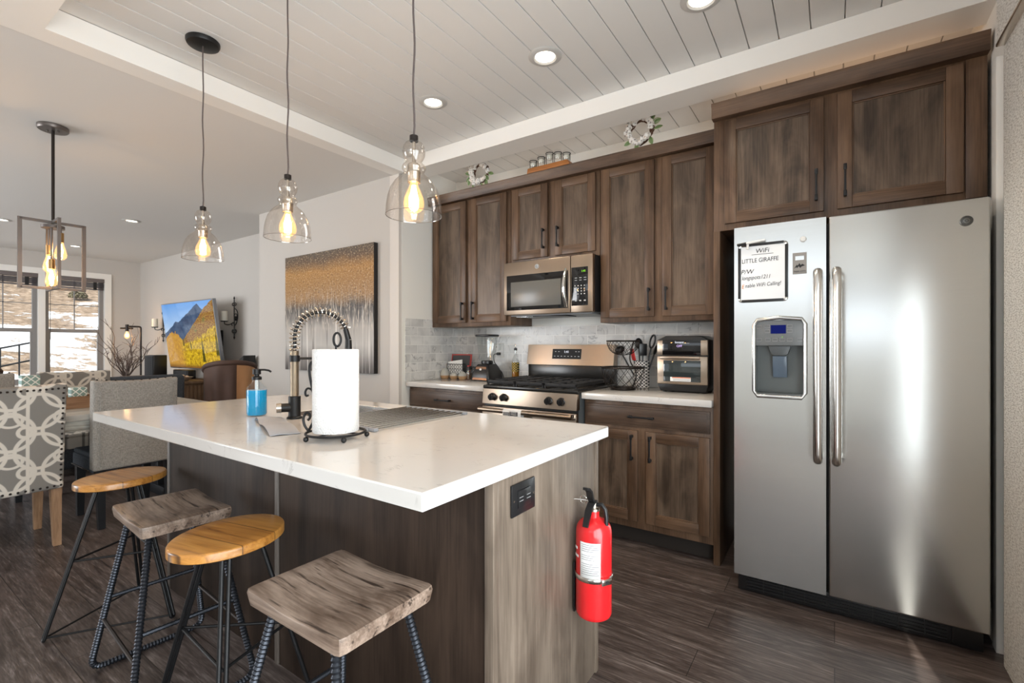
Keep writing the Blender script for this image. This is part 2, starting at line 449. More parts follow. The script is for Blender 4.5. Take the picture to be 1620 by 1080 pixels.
def thin_glass(name, tint=(1, 1, 1), refl=0.12, rough=0.02, seeds=False, glow=None):
    m, n, l, b = newmat(name); n.remove(b); x = NX(n, l)
    t = n.new('ShaderNodeBsdfTransparent'); t.inputs[0].default_value = (*tint, 1)
    g = n.new('ShaderNodeBsdfGlossy'); g.inputs['Roughness'].default_value = rough
    lw = n.new('ShaderNodeLayerWeight'); lw.inputs[0].default_value = 0.35
    f = x.m('MULTIPLY_ADD', x.m('POWER', lw.outputs['Facing'], 2.5), 0.55, refl*0.4, True)
    if seeds:
        v = n.new('ShaderNodeTexVoronoi'); v.inputs['Scale'].default_value = 85
        l.new(x.obj(), v.inputs['Vector'])
        f = x.m('MAXIMUM', f, x.m('MULTIPLY', x.smooth(v.outputs['Distance'], 0.22, 0.10), 0.55))
    ms = n.new('ShaderNodeMixShader'); l.new(f, ms.inputs[0]); l.new(t.outputs[0], ms.inputs[1]); l.new(g.outputs[0], ms.inputs[2])
    out = ms.outputs[0]
    if glow:
        e = n.new('ShaderNodeEmission'); e.inputs[0].default_value = (*glow[0], 1); e.inputs[1].default_value = glow[1]
        ad = n.new('ShaderNodeAddShader'); l.new(out, ad.inputs[0]); l.new(e.outputs[0], ad.inputs[1]); out = ad.outputs[0]
    l.new(out, n['Material Output'].inputs[0])
    return m
glass_c = thin_glass('clear glass', (0.93, 0.945, 0.945), 0.30)
glass_s = thin_glass('seeded pendant glass', (0.95, 0.915, 0.88), 0.26, 0.03, True)
glass_w = thin_glass('window glass', (0.98, 0.99, 0.985), 0.06)
glass_a = thin_glass('amber bulb glass', (1.0, 0.84, 0.60), 0.10, glow=((1.0, 0.60, 0.28), 0.55))
glass_j = thin_glass('blender jar glass', (0.86, 0.88, 0.88), 0.25)
glass_b = thin_glass('bottle glass', (0.97, 0.98, 0.98), 0.10)
filament = emis('glowing filament', (1.0, 0.62, 0.30), 60)
filament_hot = emis('glowing bulb core', (1.0, 0.62, 0.26), 20)
can_glow = emis('lit downlight lens', (1.0, 0.90, 0.74), 6)

def fabric(name, c1, c2, scale=420):
    m, n, l, b = newmat(name); x = NX(n, l); o = x.obj()
    a = x.noise(x.mapping(o, (1, 1, 0.15)), scale, 2); c = x.noise(x.mapping(o, (0.15, 0.15, 1)), scale, 2)
    f = x.m('MULTIPLY', x.m('ADD', a, c), 0.5)
    l.new(x.mix(x.smooth(f, 0.36, 0.64), c1, c2), b.inputs['Base Color'])
    b.inputs['Roughness'].default_value = 0.9; b.inputs['Specular IOR Level'].default_value = 0.15
    x.bump(f, 0.2, b, 0.002)
    return m
linen = fabric('grey linen', (0.24, 0.225, 0.205), (0.42, 0.395, 0.36))
charcoal = fabric('charcoal upholstery', (0.045, 0.052, 0.062), (0.085, 0.095, 0.11))
beige_f = fabric('beige fabric', (0.36, 0.32, 0.27), (0.5, 0.45, 0.38))
brown_l = pbr('brown suede', (0.055, 0.028, 0.020), 0.7, bump=(30, 0.2), var=(6, (0.11, 0.06, 0.042)))
tan_l = pbr('tan leather', (0.62, 0.33, 0.15), 0.5, var=(9, (0.50, 0.25, 0.11)))

def trellis(name, ax0, ax1, s=0.118):
    m, n, l, b = newmat(name); x = NX(n, l); o = x.sep(x.obj())
    u = x.m('DIVIDE', o[ax0], s); v = x.m('DIVIDE', o[ax1], s)
    def ring(du, dv, r, w, pu=2.0, pv=2.0, sv=1.0):
        a = x.m('SUBTRACT', x.m('MODULO', x.m('ADD', u, 100*pu+du), pu), pu/2)
        c = x.m('MULTIPLY', x.m('SUBTRACT', x.m('MODULO', x.m('ADD', v, 100*pv+dv), pv), pv/2), sv)
        d = x.m('SQRT', x.m('ADD', x.m('MULTIPLY', a, a), x.m('MULTIPLY', c, c)))
        return x.smooth(x.m('ABSOLUTE', x.m('SUBTRACT', d, r)), w+0.03, w-0.02)
    f = ring(0, 0, 0.86, 0.075)
    f = x.m('MAXIMUM', f, ring(1, 1, 0.86, 0.075))
    f = x.m('MAXIMUM', f, ring(0.5, 1.0, 0.24, 0.07))
    f = x.m('MAXIMUM', f, ring(1.0, 0.35, 0.42, 0.065, 2.0, 2.0, 1.25))
    a = x.m('ABSOLUTE', x.m('SUBTRACT', x.m('MODULO', x.m('ADD', u, 200.4), 2.0), 1.0))
    f = x.m('MAXIMUM', f, x.smooth(a, 0.085, 0.055))
    l.new(x.mix(f, (0.235, 0.22, 0.20), (0.66, 0.61, 0.54)), b.inputs['Base Color'])
    b.inputs['Roughness'].default_value = 0.9; b.inputs['Specular IOR Level'].default_value = 0.15
    return m
trel_yz = trellis('grey and cream trellis fabric', 1, 2)
trel_xy = trellis('grey and cream trellis seat fabric', 1, 0)
def lattice(name, bg, fg, ax0, ax1, s, w=0.10):
    m, n, l, b = newmat(name); x = NX(n, l); o = x.sep(x.obj())
    p = x.m('DIVIDE', x.m('ADD', o[ax0], o[ax1]), s); q = x.m('DIVIDE', x.m('SUBTRACT', o[ax0], o[ax1]), s)
    def ln(t): return x.smooth(x.m('ABSOLUTE', x.m('SUBTRACT', x.m('FRACT', x.m('ADD', t, 50.0)), 0.5)), 0.5-w, 0.5-w*0.6)
    f = x.m('MAXIMUM', ln(p), ln(q))
    l.new(x.mix(f, bg, fg), b.inputs['Base Color']); b.inputs['Roughness'].default_value = 0.6
    return m
teal_l = lattice('teal quatrefoil lattice', (0.22, 0.34, 0.31), (0.78, 0.80, 0.76), 1, 2, 0.042, 0.12)
crock_l = lattice('black and white lattice glaze', (0.03, 0.028, 0.03), (0.74, 0.70, 0.66), 0, 2, 0.022, 0.2)
plaid_m = lattice('grey and white checked cloth', (0.36, 0.36, 0.36), (0.80, 0.80, 0.79), 0, 2, 0.03, 0.25)
oil_l = lattice('yellow and black patterned glass', (0.02, 0.018, 0.01), (0.55, 0.38, 0.06), 0, 2, 0.020, 0.15)
towel_m = pbr('white tea towel', (0.75, 0.74, 0.73), 0.9)

# ------------------------------------------------------------------ the setting
ZC, ZL = 2.74, 2.635           # shiplap ceiling, living-room ceiling
XR, YB, XL = 0.55, 3.40, -2.96  # right wall, kitchen back wall, alcove side wall
YP, YT, XW = 2.70, 3.16, -10.0  # painting wall, television wall, window wall
YR = -2.6                       # rear wall behind the camera
def slab(name, m, *b, bev=0.0):
    mb = MB()
    for q in b: mb.box(*q, bev=bev)
    return struct(mb.build(name, m, smooth=0 if not bev else 40))
slab('floor', floor_m, (XW-0.15, YR-0.15, -0.06, XR+0.15, YB+0.15, 0))
slab('wall_back', wall_w, (XL-0.11, YB, 0, XR+0.12, YB+0.12, 2.85))
slab('wall_alcove', wall_w, (XL-0.11, YP+0.02, 0, XL, YB, 2.85))
slab('wall_painting', wall_m, (-5.17, YP, 0, XL-0.11, YP+0.14, 2.85), (-5.17, YP+0.14, 0, -5.05, YT+0.12, 2.85))
slab('wall_living', wall_m, (XW-0.15, YT, 0, -5.17, YT+0.12, 2.85))
# right wall with the opening of the sliding door
D0, D1, DZ = -1.40, 1.20, 2.08
slab('wall_right', wall_w, (XR, YR-0.12, 0, XR+0.12, D0, 2.85), (XR, D1, 0, XR+0.12, YB, 2.85), (XR, D0, DZ, XR+0.12, D1, 2.85))
# unseen rear wall, with two openings added to let daylight in
slab('wall_rear', wall_w, (XW-0.15, YR-0.12, 0, XR, YR, 0.55), (XW-0.15, YR-0.12, 2.55, XR, YR, 2.85), (0.4, YR-0.12, 0.55, XR, YR, 2.55),
     (-2.4, YR-0.12, 0.55, 0.4, YR, 1.75), (-4.3, YR-0.12, 0.55, -2.4, YR, 2.55), (XW-0.15, YR-0.12, 2.35, -4.3, YR, 2.55), (XW-0.15, YR-0.12, 0.55, -8.4, YR, 2.35))
# window wall with two openings
W1 = (1.955, 2.665); W2 = (1.165, 1.875); WZ0, WZ1 = 0.62, 2.30
slab('wall_window', wall_m, (XW-0.15, YR, 0, XW, YT, WZ0), (XW-0.15, YR, WZ1, XW, YT, 2.85), (XW-0.15, YR, WZ0, XW, W2[0], WZ1),
     (XW-0.15, W2[1], WZ0, XW, W1[0], WZ1), (XW-0.15, W1[1], WZ0, XW, YT, WZ1))
# ceilings: shiplap boards with real gaps over the kitchen, smooth over the living room
mb = MB().box(-3.07, 0.30, ZC+0.012, XR+0.12, YB+0.12, ZC+0.06)
x = -0.630-0.134*17
while x < XR:
    mb.box(x+0.0022, 0.30, ZC, min(x+0.1318, XR+0.1), YB, ZC+0.011, bev=0.0015, seg=1); x += 0.134
struct(mb.build('ceiling', ship_m))
slab('ceiling_living', ceil_m, (XW-0.15, YR-0.12, ZL, -3.03, YT+0.12, ZL+0.1), (-3.03, YR-0.12, ZL, XR+0.12, 0.30, ZL+0.1))
slab('trim_1', trim_m, (-3.035, 0.30, 2.628, -2.907, YP, ZC-0.001))
slab('trim_2', trim_m, (-2.907, 2.695, 2.628, XR, 2.890, ZC-0.001))
slab('trim_3', trim_m, (-2.907, 0.30, 2.628, XR, 0.568, ZC-0.001))
slab('trim_4', pbr('beige wall end paint', (0.68, 0.635, 0.59), 0.6), (XL-0.11, YP-0.012, 0, XL-0.002, YP+0.02, 2.627))
slab('trim_5', trim_m, (XR-0.022, 2.625, 0, XR, 2.685, 2.36), bev=0.003)
slab('baseboard_right', trim_m, (XR-0.016, 2.685, 0, XR, YB-0.01, 0.13), bev=0.003)
slab('baseboard_painting', trim_m, (-5.17, YP-0.016, 0, XL-0.115, YP-0.001, 0.13), bev=0.003)
slab('baseboard_living', trim_m, (XW, YT-0.016, 0, -5.19, YT-0.001, 0.13), bev=0.003)
struct(MB().box(XL+0.009, YB-0.010, 0.915, -0.557, YB-0.0005, 1.375).build('backsplash', tile_back, smooth=0))
struct(MB().box(XL+0.0005, YP+0.055, 0.915, XL+0.010, YB-0.011, 1.44).build('backsplash_side', tile_side, smooth=0))
# sliding door of the right wall (mostly beyond the frame) and its white frame
mb = MB()
mb.box(XR+0.03, D0, 0.0, XR+0.09, D0+0.06, DZ).box(XR+0.03, D1-0.06, 0, XR+0.09, D1, DZ).box(XR+0.03, D0+0.06, DZ-0.06, XR+0.09, D1-0.06, DZ).box(XR+0.03, D0+0.06, 0, XR+0.09, D1-0.06, 0.05)
mb.box(XR+0.03, -0.14, 0.05, XR+0.09, -0.06, DZ-0.06)
d = struct(mb.build('door_1', trim_m, smooth=0))
MB().box(XR+0.057, D0+0.06, 0.05, XR+0.062, -0.14, DZ-0.06).build('pane', glass_w, d)
MB().box(XR+0.057, -0.06, 0.05, XR+0.062, D1-0.06, DZ-0.06).build('pane', glass_w, d)

# windows of the far wall: casing and glazing, seen from the room
mb = MB()
mb.box(XW, W2[0]-0.09, WZ1, XW+0.02, W1[1]+0.09, WZ1+0.09).box(XW, W2[0]-0.09, WZ0-0.09, XW+0.02, W1[1]+0.09, WZ0)
mb.box(XW, W2[0]-0.09, WZ0, XW+0.02, W2[0], WZ1).box(XW, W2[1], WZ0, XW+0.02, W1[0], WZ1).box(XW, W1[1], WZ0, XW+0.02, W1[1]+0.09, WZ1)
struct(mb.build('trim_6', trim_m, smooth=0))
for k, (a, b_) in enumerate((W1, W2)):
    mb = MB(); xf0, xf1 = XW-0.11, XW-0.05
    t = 0.050
    mb.box(xf0, a, WZ0, xf1, a+t, WZ1).box(xf0, b_-t, WZ0, xf1, b_, WZ1).box(xf0, a+t, WZ0, xf1, b_-t, WZ0+t).box(xf0, a+t, WZ1-t, xf1, b_-t, WZ1)
    w = struct(mb.build('window_%d' % (k+1), frame_g, smooth=0))
    zm = 1.44
    mb = MB(); mb.box(xf0, a+t, zm-0.028, xf1, b_-t, zm+0.028)
    mb.box(xf0+0.01, a+t, WZ0+t, xf1-0.01, a+t+0.02, zm-0.028).box(xf0+0.01, b_-t-0.02, WZ0+t, xf1-0.01, b_-t, zm-0.028).box(xf0+0.01, a+t+0.02, WZ0+t, xf1-0.01, b_-t-0.02, WZ0+t+0.03)
    mb.build('sash', frame_g, w, smooth=0)
    mb = MB(); ym = (a+b_)/2; zg = (zm+WZ1)/2-0.02
    mb.box(xf0+0.02, ym-0.006, zm+0.028, xf1-0.02, ym+0.006, WZ1-t).box(xf0+0.02, a+t, zg-0.006, xf1-0.02, b_-t, zg+0.006)
    mb.build('muntin', frame_g, w, smooth=0)
    MB().box(xf0+0.028, a+t, WZ0+t, xf0+0.031, b_-t, WZ1-t).build('pane', glass_w, w, smooth=0)
    # raised blind: headrail, slat stack, bottom rail
    bl = thing('window_blind', 'raised dark slatted blind at the head of the %s far window' % ('right' if k == 0 else 'left, half hidden'), 'window blind', (XW-0.03, ym, WZ1), group='blinds on the far windows')
    MB().box(XW-0.045, a+0.004, WZ1-0.062, XW+0.026, b_-0.004, WZ1-0.002, bev=0.003).build('headrail', pbr('taupe valance', (0.17, 0.145, 0.14), 0.5) if k == 0 else bpy.data.materials['taupe valance'], bl)
    mb = MB()
    for i in range(9): mb.box(XW-0.042, a+0.012, WZ1-0.075-i*0.010, XW+0.006, b_-0.012, WZ1-0.070-i*0.010)
    mb.build('slat_stack', blind_m, bl, smooth=0)
    MB().box(XW-0.042, a+0.012, WZ1-0.185, XW+0.008, b_-0.012, WZ1-0.168, bev=0.002).build('bottom_rail', blind_m, bl)
    for yy in (a+0.12, b_-0.12): MB().box(XW+0.007, yy-0.022, WZ1-0.188, XW+0.011, yy+0.022, WZ1-0.062).build('ladder_tape', blackpl, bl, smooth=0)
    MB().tube([(XW+0.018, a+0.055, WZ1-0.07), (XW+0.018, a+0.055, 1.30)], 0.0035, 6).build('tilt_wand', black_w, bl)

# ------------------------------------------------------------------ outdoors
def hill_z(x_, y_):
    d = -x_-10
    z = -1.1+0.07*max(0, d-4)+0.22*max(0, d-20)
    return z+0.25*math.sin(x_*0.33+y_*0.21)+0.2*math.sin(x_*0.11-y_*0.37)
def ground():
    m, n, l, b = newmat('snow patched scrub hillside'); x = NX(n, l); o = x.obj(); s = x.sep(o)
    n1 = x.noise(x.mapping(o, (0.5, 0.22, 1)), 0.7, 6, 0.62, 0.4)
    n2 = x.noise(o, 2.6, 5, 0.7)
    h = x.m('ADD', 0.495, x.m('MAXIMUM', x.m('MINIMUM', x.m('MULTIPLY', x.m('ADD', s[0], 37.5), 0.035), 0.035), -0.20))    # snow thins out uphill
    f = x.smooth(x.m('ADD', x.m('MULTIPLY', n1, 0.75), x.m('MULTIPLY', n2, 0.25)), 0.0, 1.0)
    g = x.m('SUBTRACT', h, f)
    snow = x.smooth(g, -0.035, 0.02)
    br = x.ramp(n2, [(0.30, (0.05, 0.037, 0.028)), (0.46, (0.16, 0.11, 0.073)), (0.60, (0.28, 0.206, 0.148)), (0.75, (0.40, 0.336, 0.28))])
    l.new(x.mix(snow, br, (0.68, 0.70, 0.74)), b.inputs['Base Color']); b.inputs['Roughness'].default_value = 0.95
    return m
mb = MB().grid(lambda u, v: Vector((-10.6-u*110, -40+v*90, hill_z(-10.6-u*110, -40+v*90))), 90, 60)
struct(mb.build('ground', ground()))
# round shrub and the black railing seen through the panes
def scrub(name, label, c, r, m):
    mb = MB(); rnd = random.Random(5)
    for i in range(420):
        t = rnd.uniform(0, 2*PI); q = math.acos(rnd.uniform(-0.2, 1)); rr = r*rnd.uniform(0.6, 1.05)
        p = Vector((math.sin(q)*math.cos(t), math.sin(q)*math.sin(t), math.cos(q)*0.85))*rr
        a = Vector((rnd.uniform(-1, 1), rnd.uniform(-1, 1), rnd.uniform(-1, 1))).normalized()*r*0.16
        b2 = a.orthogonal().normalized()*r*0.10
        mb._f([mb.bm.verts.new(Vector(c)+p+k) for k in (-a, b2, a, -b2)])
    o = mb.build(name, m, smooth=0); return tag(o, label, 'shrub')
olive = pbr('olive scrub leaves', (0.15, 0.135, 0.085), 0.9)
xs = -46.0; ys = 46.0*0.2335
scrub('scrub_bush', 'round olive bush on the hillside beyond the right far window', (xs, ys, hill_z(xs, ys)+0.25), 0.52, olive)
rl = thing('metal_railing', 'black metal railing in the snow beyond the left far window', 'railing', (-17.0, 2.2, hill_z(-17, 2.2)))
mb = MB()
for i in range(7):
    y_ = 1.2+i*0.33
    mb.tube([(-17.0, y_, hill_z(-17, y_)-0.05), (-17.0, y_, 0.78+0.09*i)], 0.018, 6)
mb.build('baluster', blackm, rl)
mb = MB()
for k in (0.0, 0.45): mb.tube([(-17.0, 1.1, 0.76-k), (-17.0, 3.25, 1.32-k)], 0.022, 6)
mb.build('rail', blackm, rl)

# ------------------------------------------------------------------ cabinets
def shaker(name, x0, x1, z0, z1, yf, parent, rail=0.058, th=0.020, panel=True, front=None):
    """door or drawer front facing -Y, front plane at yf"""
    mb = MB()
    if panel:
        mb.mat(0).box(x0, yf, z0, x0+rail, yf+th, z1, bev=0.0022).box(x1-rail, yf, z0, x1, yf+th, z1, bev=0.0022)
        mb.mat(1).box(x0+rail, yf, z0, x1-rail, yf+th, z0+rail, bev=0.0022).box(x0+rail, yf, z1-rail, x1-rail, yf+th, z1, bev=0.0022)
        e = 0.007   # small stepped bead round the panel
        mb.mat(0).box(x0+rail, yf+0.006, z0+rail, x0+rail+e, yf+0.016, z1-rail, bev=0.002).box(x1-rail-e, yf+0.006, z0+rail, x1-rail, yf+0.016, z1-rail, bev=0.002)
        mb.mat(1).box(x0+rail+e, yf+0.006, z0+rail, x1-rail-e, yf+0.016, z0+rail+e, bev=0.002).box(x0+rail+e, yf+0.006, z1-rail-e, x1-rail-e, yf+0.016, z1-rail, bev=0.002)
        mb.mat(2).box(x0+rail, yf+0.011, z0+rail, x1-rail, yf+th-0.001, z1-rail)
        return mb.build(name, [cab_v, cab_h, cab_p], parent)
    mb.mat(0).box(x0, yf+0.006, z0, x1, yf+th, z1, bev=0.002).box(x0+0.012, yf, z0+0.012, x1-0.012, yf+0.0065, z1-0.012, bev=0.003)
    return mb.build(name, [front or drawer_w], parent)
def pull(c, ln, parent, vertical=True, yf=0.0):
    """bar handle standing off a face at y=yf; c=(x,z)"""
    mb = MB(); x_, z_ = c; h = ln/2
    if vertical:
        for s in (-1, 1):
            mb.box(x_-0.006, yf-0.026, z_+s*(h-0.008)-0.008, x_+0.006, yf, z_+s*(h-0.008)+0.008, bev=0.0015)
            mb.box(x_-0.007, yf-0.034, z_+s*(h-0.012)-0.014, x_+0.007, yf-0.024, z_+s*(h-0.012)+0.014, bev=0.002)
        mb.box(x_-0.0048, yf-0.033, z_-h+0.01, x_+0.0048, yf-0.0255, z_+h-0.01, bev=0.0018)
    else:
        for s in (-1, 1):
            mb.box(x_+s*(h-0.008)-0.008, yf-0.026, z_-0.006, x_+s*(h-0.008)+0.008, yf, z_+0.006, bev=0.0015)
            mb.box(x_+s*(h-0.012)-0.014, yf-0.034, z_-0.007, x_+s*(h-0.012)+0.014, yf-0.024, z_+0.007, bev=0.002)
        mb.box(x_-h+0.01, yf-0.033, z_-0.0048, x_+h-0.01, yf-0.0255, z_+0.0048, bev=0.0018)
    return mb.build('handle', blackm, parent)
YU = 3.05   # front of the wall-cabinet doors
ZT = 2.44   # top of the wall cabinets
def wall_cab(name, label, x0, x1, z0, doors, hz):
    t = thing(name, label, 'cabinet', ((x0+x1)/2, 3.2, z0), group='wall cabinets over the worktop')
    mb = MB()
    mb.mat(0).box(x0, YU+0.021, z0, x1, YB-0.012, ZT, bev=0.0015)
    mb.build('body', [cab_v], t)
    for k, (a, b_) in enumerate(doors):
        dr = shaker('door', a, b_, z0+0.032, ZT-0.014, YU, t)
        pull((b_-0.029 if k == 0 else a+0.029, hz), 0.145, dr, True, YU)
    return t
wall_cab('wall_cabinet', 'tall brown wall cabinet nearest the white alcove corner, left of the microwave', XL+0.011, -2.107, 1.372, ((-2.926, -2.552), (-2.497, -2.137)), 1.50)
wall_cab('wall_cabinet', 'short brown wall cabinet with two doors directly above the microwave', -2.103, -1.352, 1.845, ((-2.080, -1.764), (-1.700, -1.379)), 2.01)
wall_cab('wall_cabinet', 'tall brown wall cabinet between the microwave and the refrigerator panel', -1.348, -0.560, 1.372, ((-1.332, -0.968), (-0.914, -0.590)), 1.515)
mb = MB()
mb.prism([(3.018, 2.432), (3.062, 2.432), (3.062, 2.505), (3.006, 2.505), (3.006, 2.492), (3.012, 2.484)], XL+0.011, -0.560, 'x')
mb.box(XL+0.011, 3.062, 2.444, -0.560, YB-0.012, 2.462)
tag(mb.build('crown_moulding', cab_h), 'long brown crown moulding along the top of the three wall cabinets', 'moulding')
# cabinet over the refrigerator with its tall end panel and crown
FY = 2.78
t = thing('refrigerator_cabinet', 'brown cabinet with two wide doors above the steel refrigerator', 'cabinet', (0, 3.1, 1.845))
MB().box(-0.553, FY+0.021, 1.845, 0.538, YB-0.001, 2.455, bev=0.0015).build('body', cab_v, t)
MB().box(0.468, FY+0.012, 1.850, 0.536, FY+0.0205, 2.45, bev=0.001).build('filler_strip', cab_v, t)
dr = shaker('door', -0.496, -0.044, 1.878, 2.436, FY, t); pull((-0.074, 2.005), 0.15, dr, True, FY)
dr = shaker('door', 0.012, 0.461, 1.878, 2.436, FY, t); pull((0.042, 2.005), 0.15, dr, True, FY)
MB().prism([(2.752, 2.452), (2.80, 2.452), (2.80, 2.532), (2.742, 2.532), (2.742, 2.516), (2.748, 2.508)], -0.556, 0.538, 'x').build('crown', cab_h, t)
tag(MB().box(-0.554, FY+0.012, 0.001, -0.520, YB-0.012, 1.8445, bev=0.0015).build('end_panel', cab_v), 'tall brown end panel standing between the worktop and the refrigerator', 'panel')

# base cabinets
t = thing('base_cabinet', 'brown base cabinet with drawer and two doors, left of the refrigerator', 'cabinet', (-0.95, 3.1, 0))
mb = MB().box(-1.338, FY+0.021, 0.105, -0.5555, YB-0.012, 0.872, bev=0.0015); mb.build('body', cab_v, t)
MB().box(-1.335, FY+0.085, 0.001, -0.558, YB-0.02, 0.105).build('toe_kick', pbr('dark toe kick', (0.02, 0.015, 0.012), 0.6), t)
dr = shaker('drawer', -1.322, -0.572, 0.722, 0.846, FY, t, panel=False); pull((-0.955, 0.785), 0.15, dr, False, FY)
dr = shaker('door', -1.322, -0.984, 0.152, 0.700, FY, t); pull((-1.013, 0.60), 0.15, dr, True, FY)
dr = shaker('door', -0.930, -0.572, 0.152, 0.700, FY, t); pull((-0.901, 0.60), 0.15, dr, True, FY)
t = thing('base_cabinet', 'brown base cabinet with a wide drawer in the alcove left of the range', 'cabinet', (-2.53, 3.1, 0))
MB().box(XL+0.012, FY+0.021, 0.105, -2.112, YB-0.012, 0.872, bev=0.0015).build('body', cab_v, t)
MB().box(XL+0.012, FY+0.085, 0.001, -2.115, YB-0.02, 0.105).build('toe_kick', bpy.data.materials['dark toe kick'], t)
dr = shaker('drawer', -2.935, -2.125, 0.715, 0.846, FY, t, panel=False); pull((-2.55, 0.782), 0.15, dr, False, FY)
dr = shaker('drawer', -2.935, -2.125, 0.43, 0.695, FY, t, panel=False); pull((-2.53, 0.60), 0.15, dr, False, FY)
dr = shaker('drawer', -2.935, -2.125, 0.152, 0.41, FY, t, panel=False); pull((-2.53, 0.31), 0.15, dr, False, FY)
tag(MB().box(-1.340, 2.752, 0.874, -0.5555, YB-0.011, 0.914, bev=0.004).build('worktop', quartz_m), 'white quartz worktop with the air fryer on it, right of the range', 'worktop')
tag(MB().box(XL+0.011, 2.752, 0.874, -2.112, YB-0.011, 0.914, bev=0.004).build('worktop', quartz_m), 'white quartz worktop in the alcove under the blender', 'worktop')

# ------------------------------------------------------------------ gas range
RX0, RX1 = -2.106, -1.346
t = thing('gas_range', 'stainless gas range with black grates between the two white worktops', 'range', (-1.726, 3.05, 0))
MB().box(RX0+0.004, 2.74, 0.02, RX1-0.004, 3.385, 0.905, bev=0.003).build('body', greypl, t)
MB().box(RX0, 2.712, 0.905, RX1, 3.385, 0.930, bev=0.006).build('cooktop', enamel, t)
mb = MB().prism([(2.700, 0.800), (2.752, 0.800), (2.752, 0.904), (2.712, 0.904)], RX0+0.003, RX1-0.003, 'x', bev=0.003)
cp = mb.build('control_panel', steel_w, t)
for xk in (-2.014, -1.915, -1.553, -1.459):
    mb = MB()
    M = Matrix.Translation((xk, 2.7055, 0.851)) @ Matrix.Rotation(PI/2+0.11, 4, 'X')
    mb.lathe([(0.027, 0), (0.027, 0.004), (0.0235, 0.007), (0.0225, 0.026), (0.020, 0.030), (0, 0.030)], seg=28, M=M)
    mb.box(-0.0045, -0.021, 0.026, 0.0045, 0.021, 0.037, bev=0.002, M=M)
    mb.build('knob', blackpl, t)
MB().box(RX0+0.006, 2.728, 0.782, RX1-0.006, 2.742, 0.8005).build('vent_strip', blackpl, t)
od = MB().box(RX0+0.004, 2.700, 0.20, RX1-0.004, 2.739, 0.780, bev=0.004).build('oven_door', steel_w, t)
MB().box(RX0+0.05, 2.697, 0.27, RX1-0.05, 2.701, 0.715, bev=0.001).build('oven_glass', blackgl, od)
mb = MB().tube([(RX0+0.012, 2.652, 0.764), (RX1-0.012, 2.652, 0.764)], 0.0165, 16)
mb.build('handle', steel_w, od)
for s in (RX0+0.022, RX1-0.022): MB().box(s-0.011, 2.655, 0.752, s+0.011, 2.700, 0.776, bev=0.003).build('handle_bracket', chrome, od)
MB().box(RX0+0.004, 2.703, 0.035, RX1-0.004, 2.739, 0.192, bev=0.004).build('storage_drawer', steel_w, t)
# burners and grates
bn = [(-1.96, 2.87), (-1.96, 3.16), (-1.726, 3.01), (-1.49, 2.87), (-1.49, 3.16)]
for (bx, by) in bn:
    MB().lathe([(0.055, 0.930), (0.055, 0.936), (0.044, 0.940), (0.044, 0.950), (0.036, 0.954), (0, 0.954)], (bx, by, 0), 24).build('burner', cast, t)
for gx0, gx1 in ((RX0+0.018, RX0+0.262), (RX0+0.266, RX1-0.266), (RX1-0.262, RX1-0.018)):
    mb = MB(); z0, z1 = 0.951, 0.968; y0, y1 = 2.735, 3.275
    for yy in (y0, y1-0.012): mb.box(gx0, yy, z0-0.010, gx1, yy+0.014, z1-0.002, bev=0.003)
    for xx in (gx0, gx1-0.013): mb.box(xx, y0, z0-0.004, xx+0.013, y1, z1, bev=0.003)
    nb = 5
    for i in range(1, nb+1):
        yy = y0+(y1-y0)*i/(nb+1); mb.box(gx0, yy-0.006, z0, gx1, yy+0.006, z1, bev=0.002)
    mb.box((gx0+gx1)/2-0.006, y0, z0, (gx0+gx1)/2+0.006, y1, z1, bev=0.002)
    for xx in (gx0+0.002, gx1-0.014):
        for yy in (y0+0.002, y1-0.014): mb.box(xx, yy, 0.930, xx+0.012, yy+0.012, z0)
    mb.build('grate', cast, t)
MB().box(RX0+0.003, 3.325, 0.930, RX1-0.003, 3.385, 1.062, bev=0.002).build('backguard_base', enamel, t)
bg = MB().prism([(3.300, 1.060), (3.388, 1.060), (3.388, 1.220), (3.328, 1.220)], RX0, RX1, 'x', bev=0.006).build('backguard', steel_w, t)
# display lies on the sloping face
def slope_y(z): return 3.300+0.028*(z-1.060)/0.160
mb = MB().prism([(slope_y(1.108)-0.002, 1.108), (slope_y(1.108)+0.01, 1.108), (slope_y(1.186)+0.01, 1.186), (slope_y(1.186)-0.002, 1.186)], -1.868, -1.614, 'x')
mb.build('display', blackgl, bg)
text('1:41', 0.026, (-1.742, slope_y(1.166)-0.0045, 1.163), '-y', whitetx, bg, 'clock_digits')
ppm = pbr('pale button print', (0.5, 0.5, 0.5), 0.5)
for xx in (-1.84, -1.81, -1.66, -1.635): MB().box(xx-0.006, slope_y(1.165)-0.0035, 1.163, xx+0.006, slope_y(1.165)-0.0022, 1.168).build('button_mark', ppm, bg)
for i in range(8):
    xx = -1.845+i*0.030; MB().box(xx-0.006, slope_y(1.13)-0.0035, 1.126, xx+0.006, slope_y(1.13)-0.0022, 1.131).build('button_mark', ppm, bg)

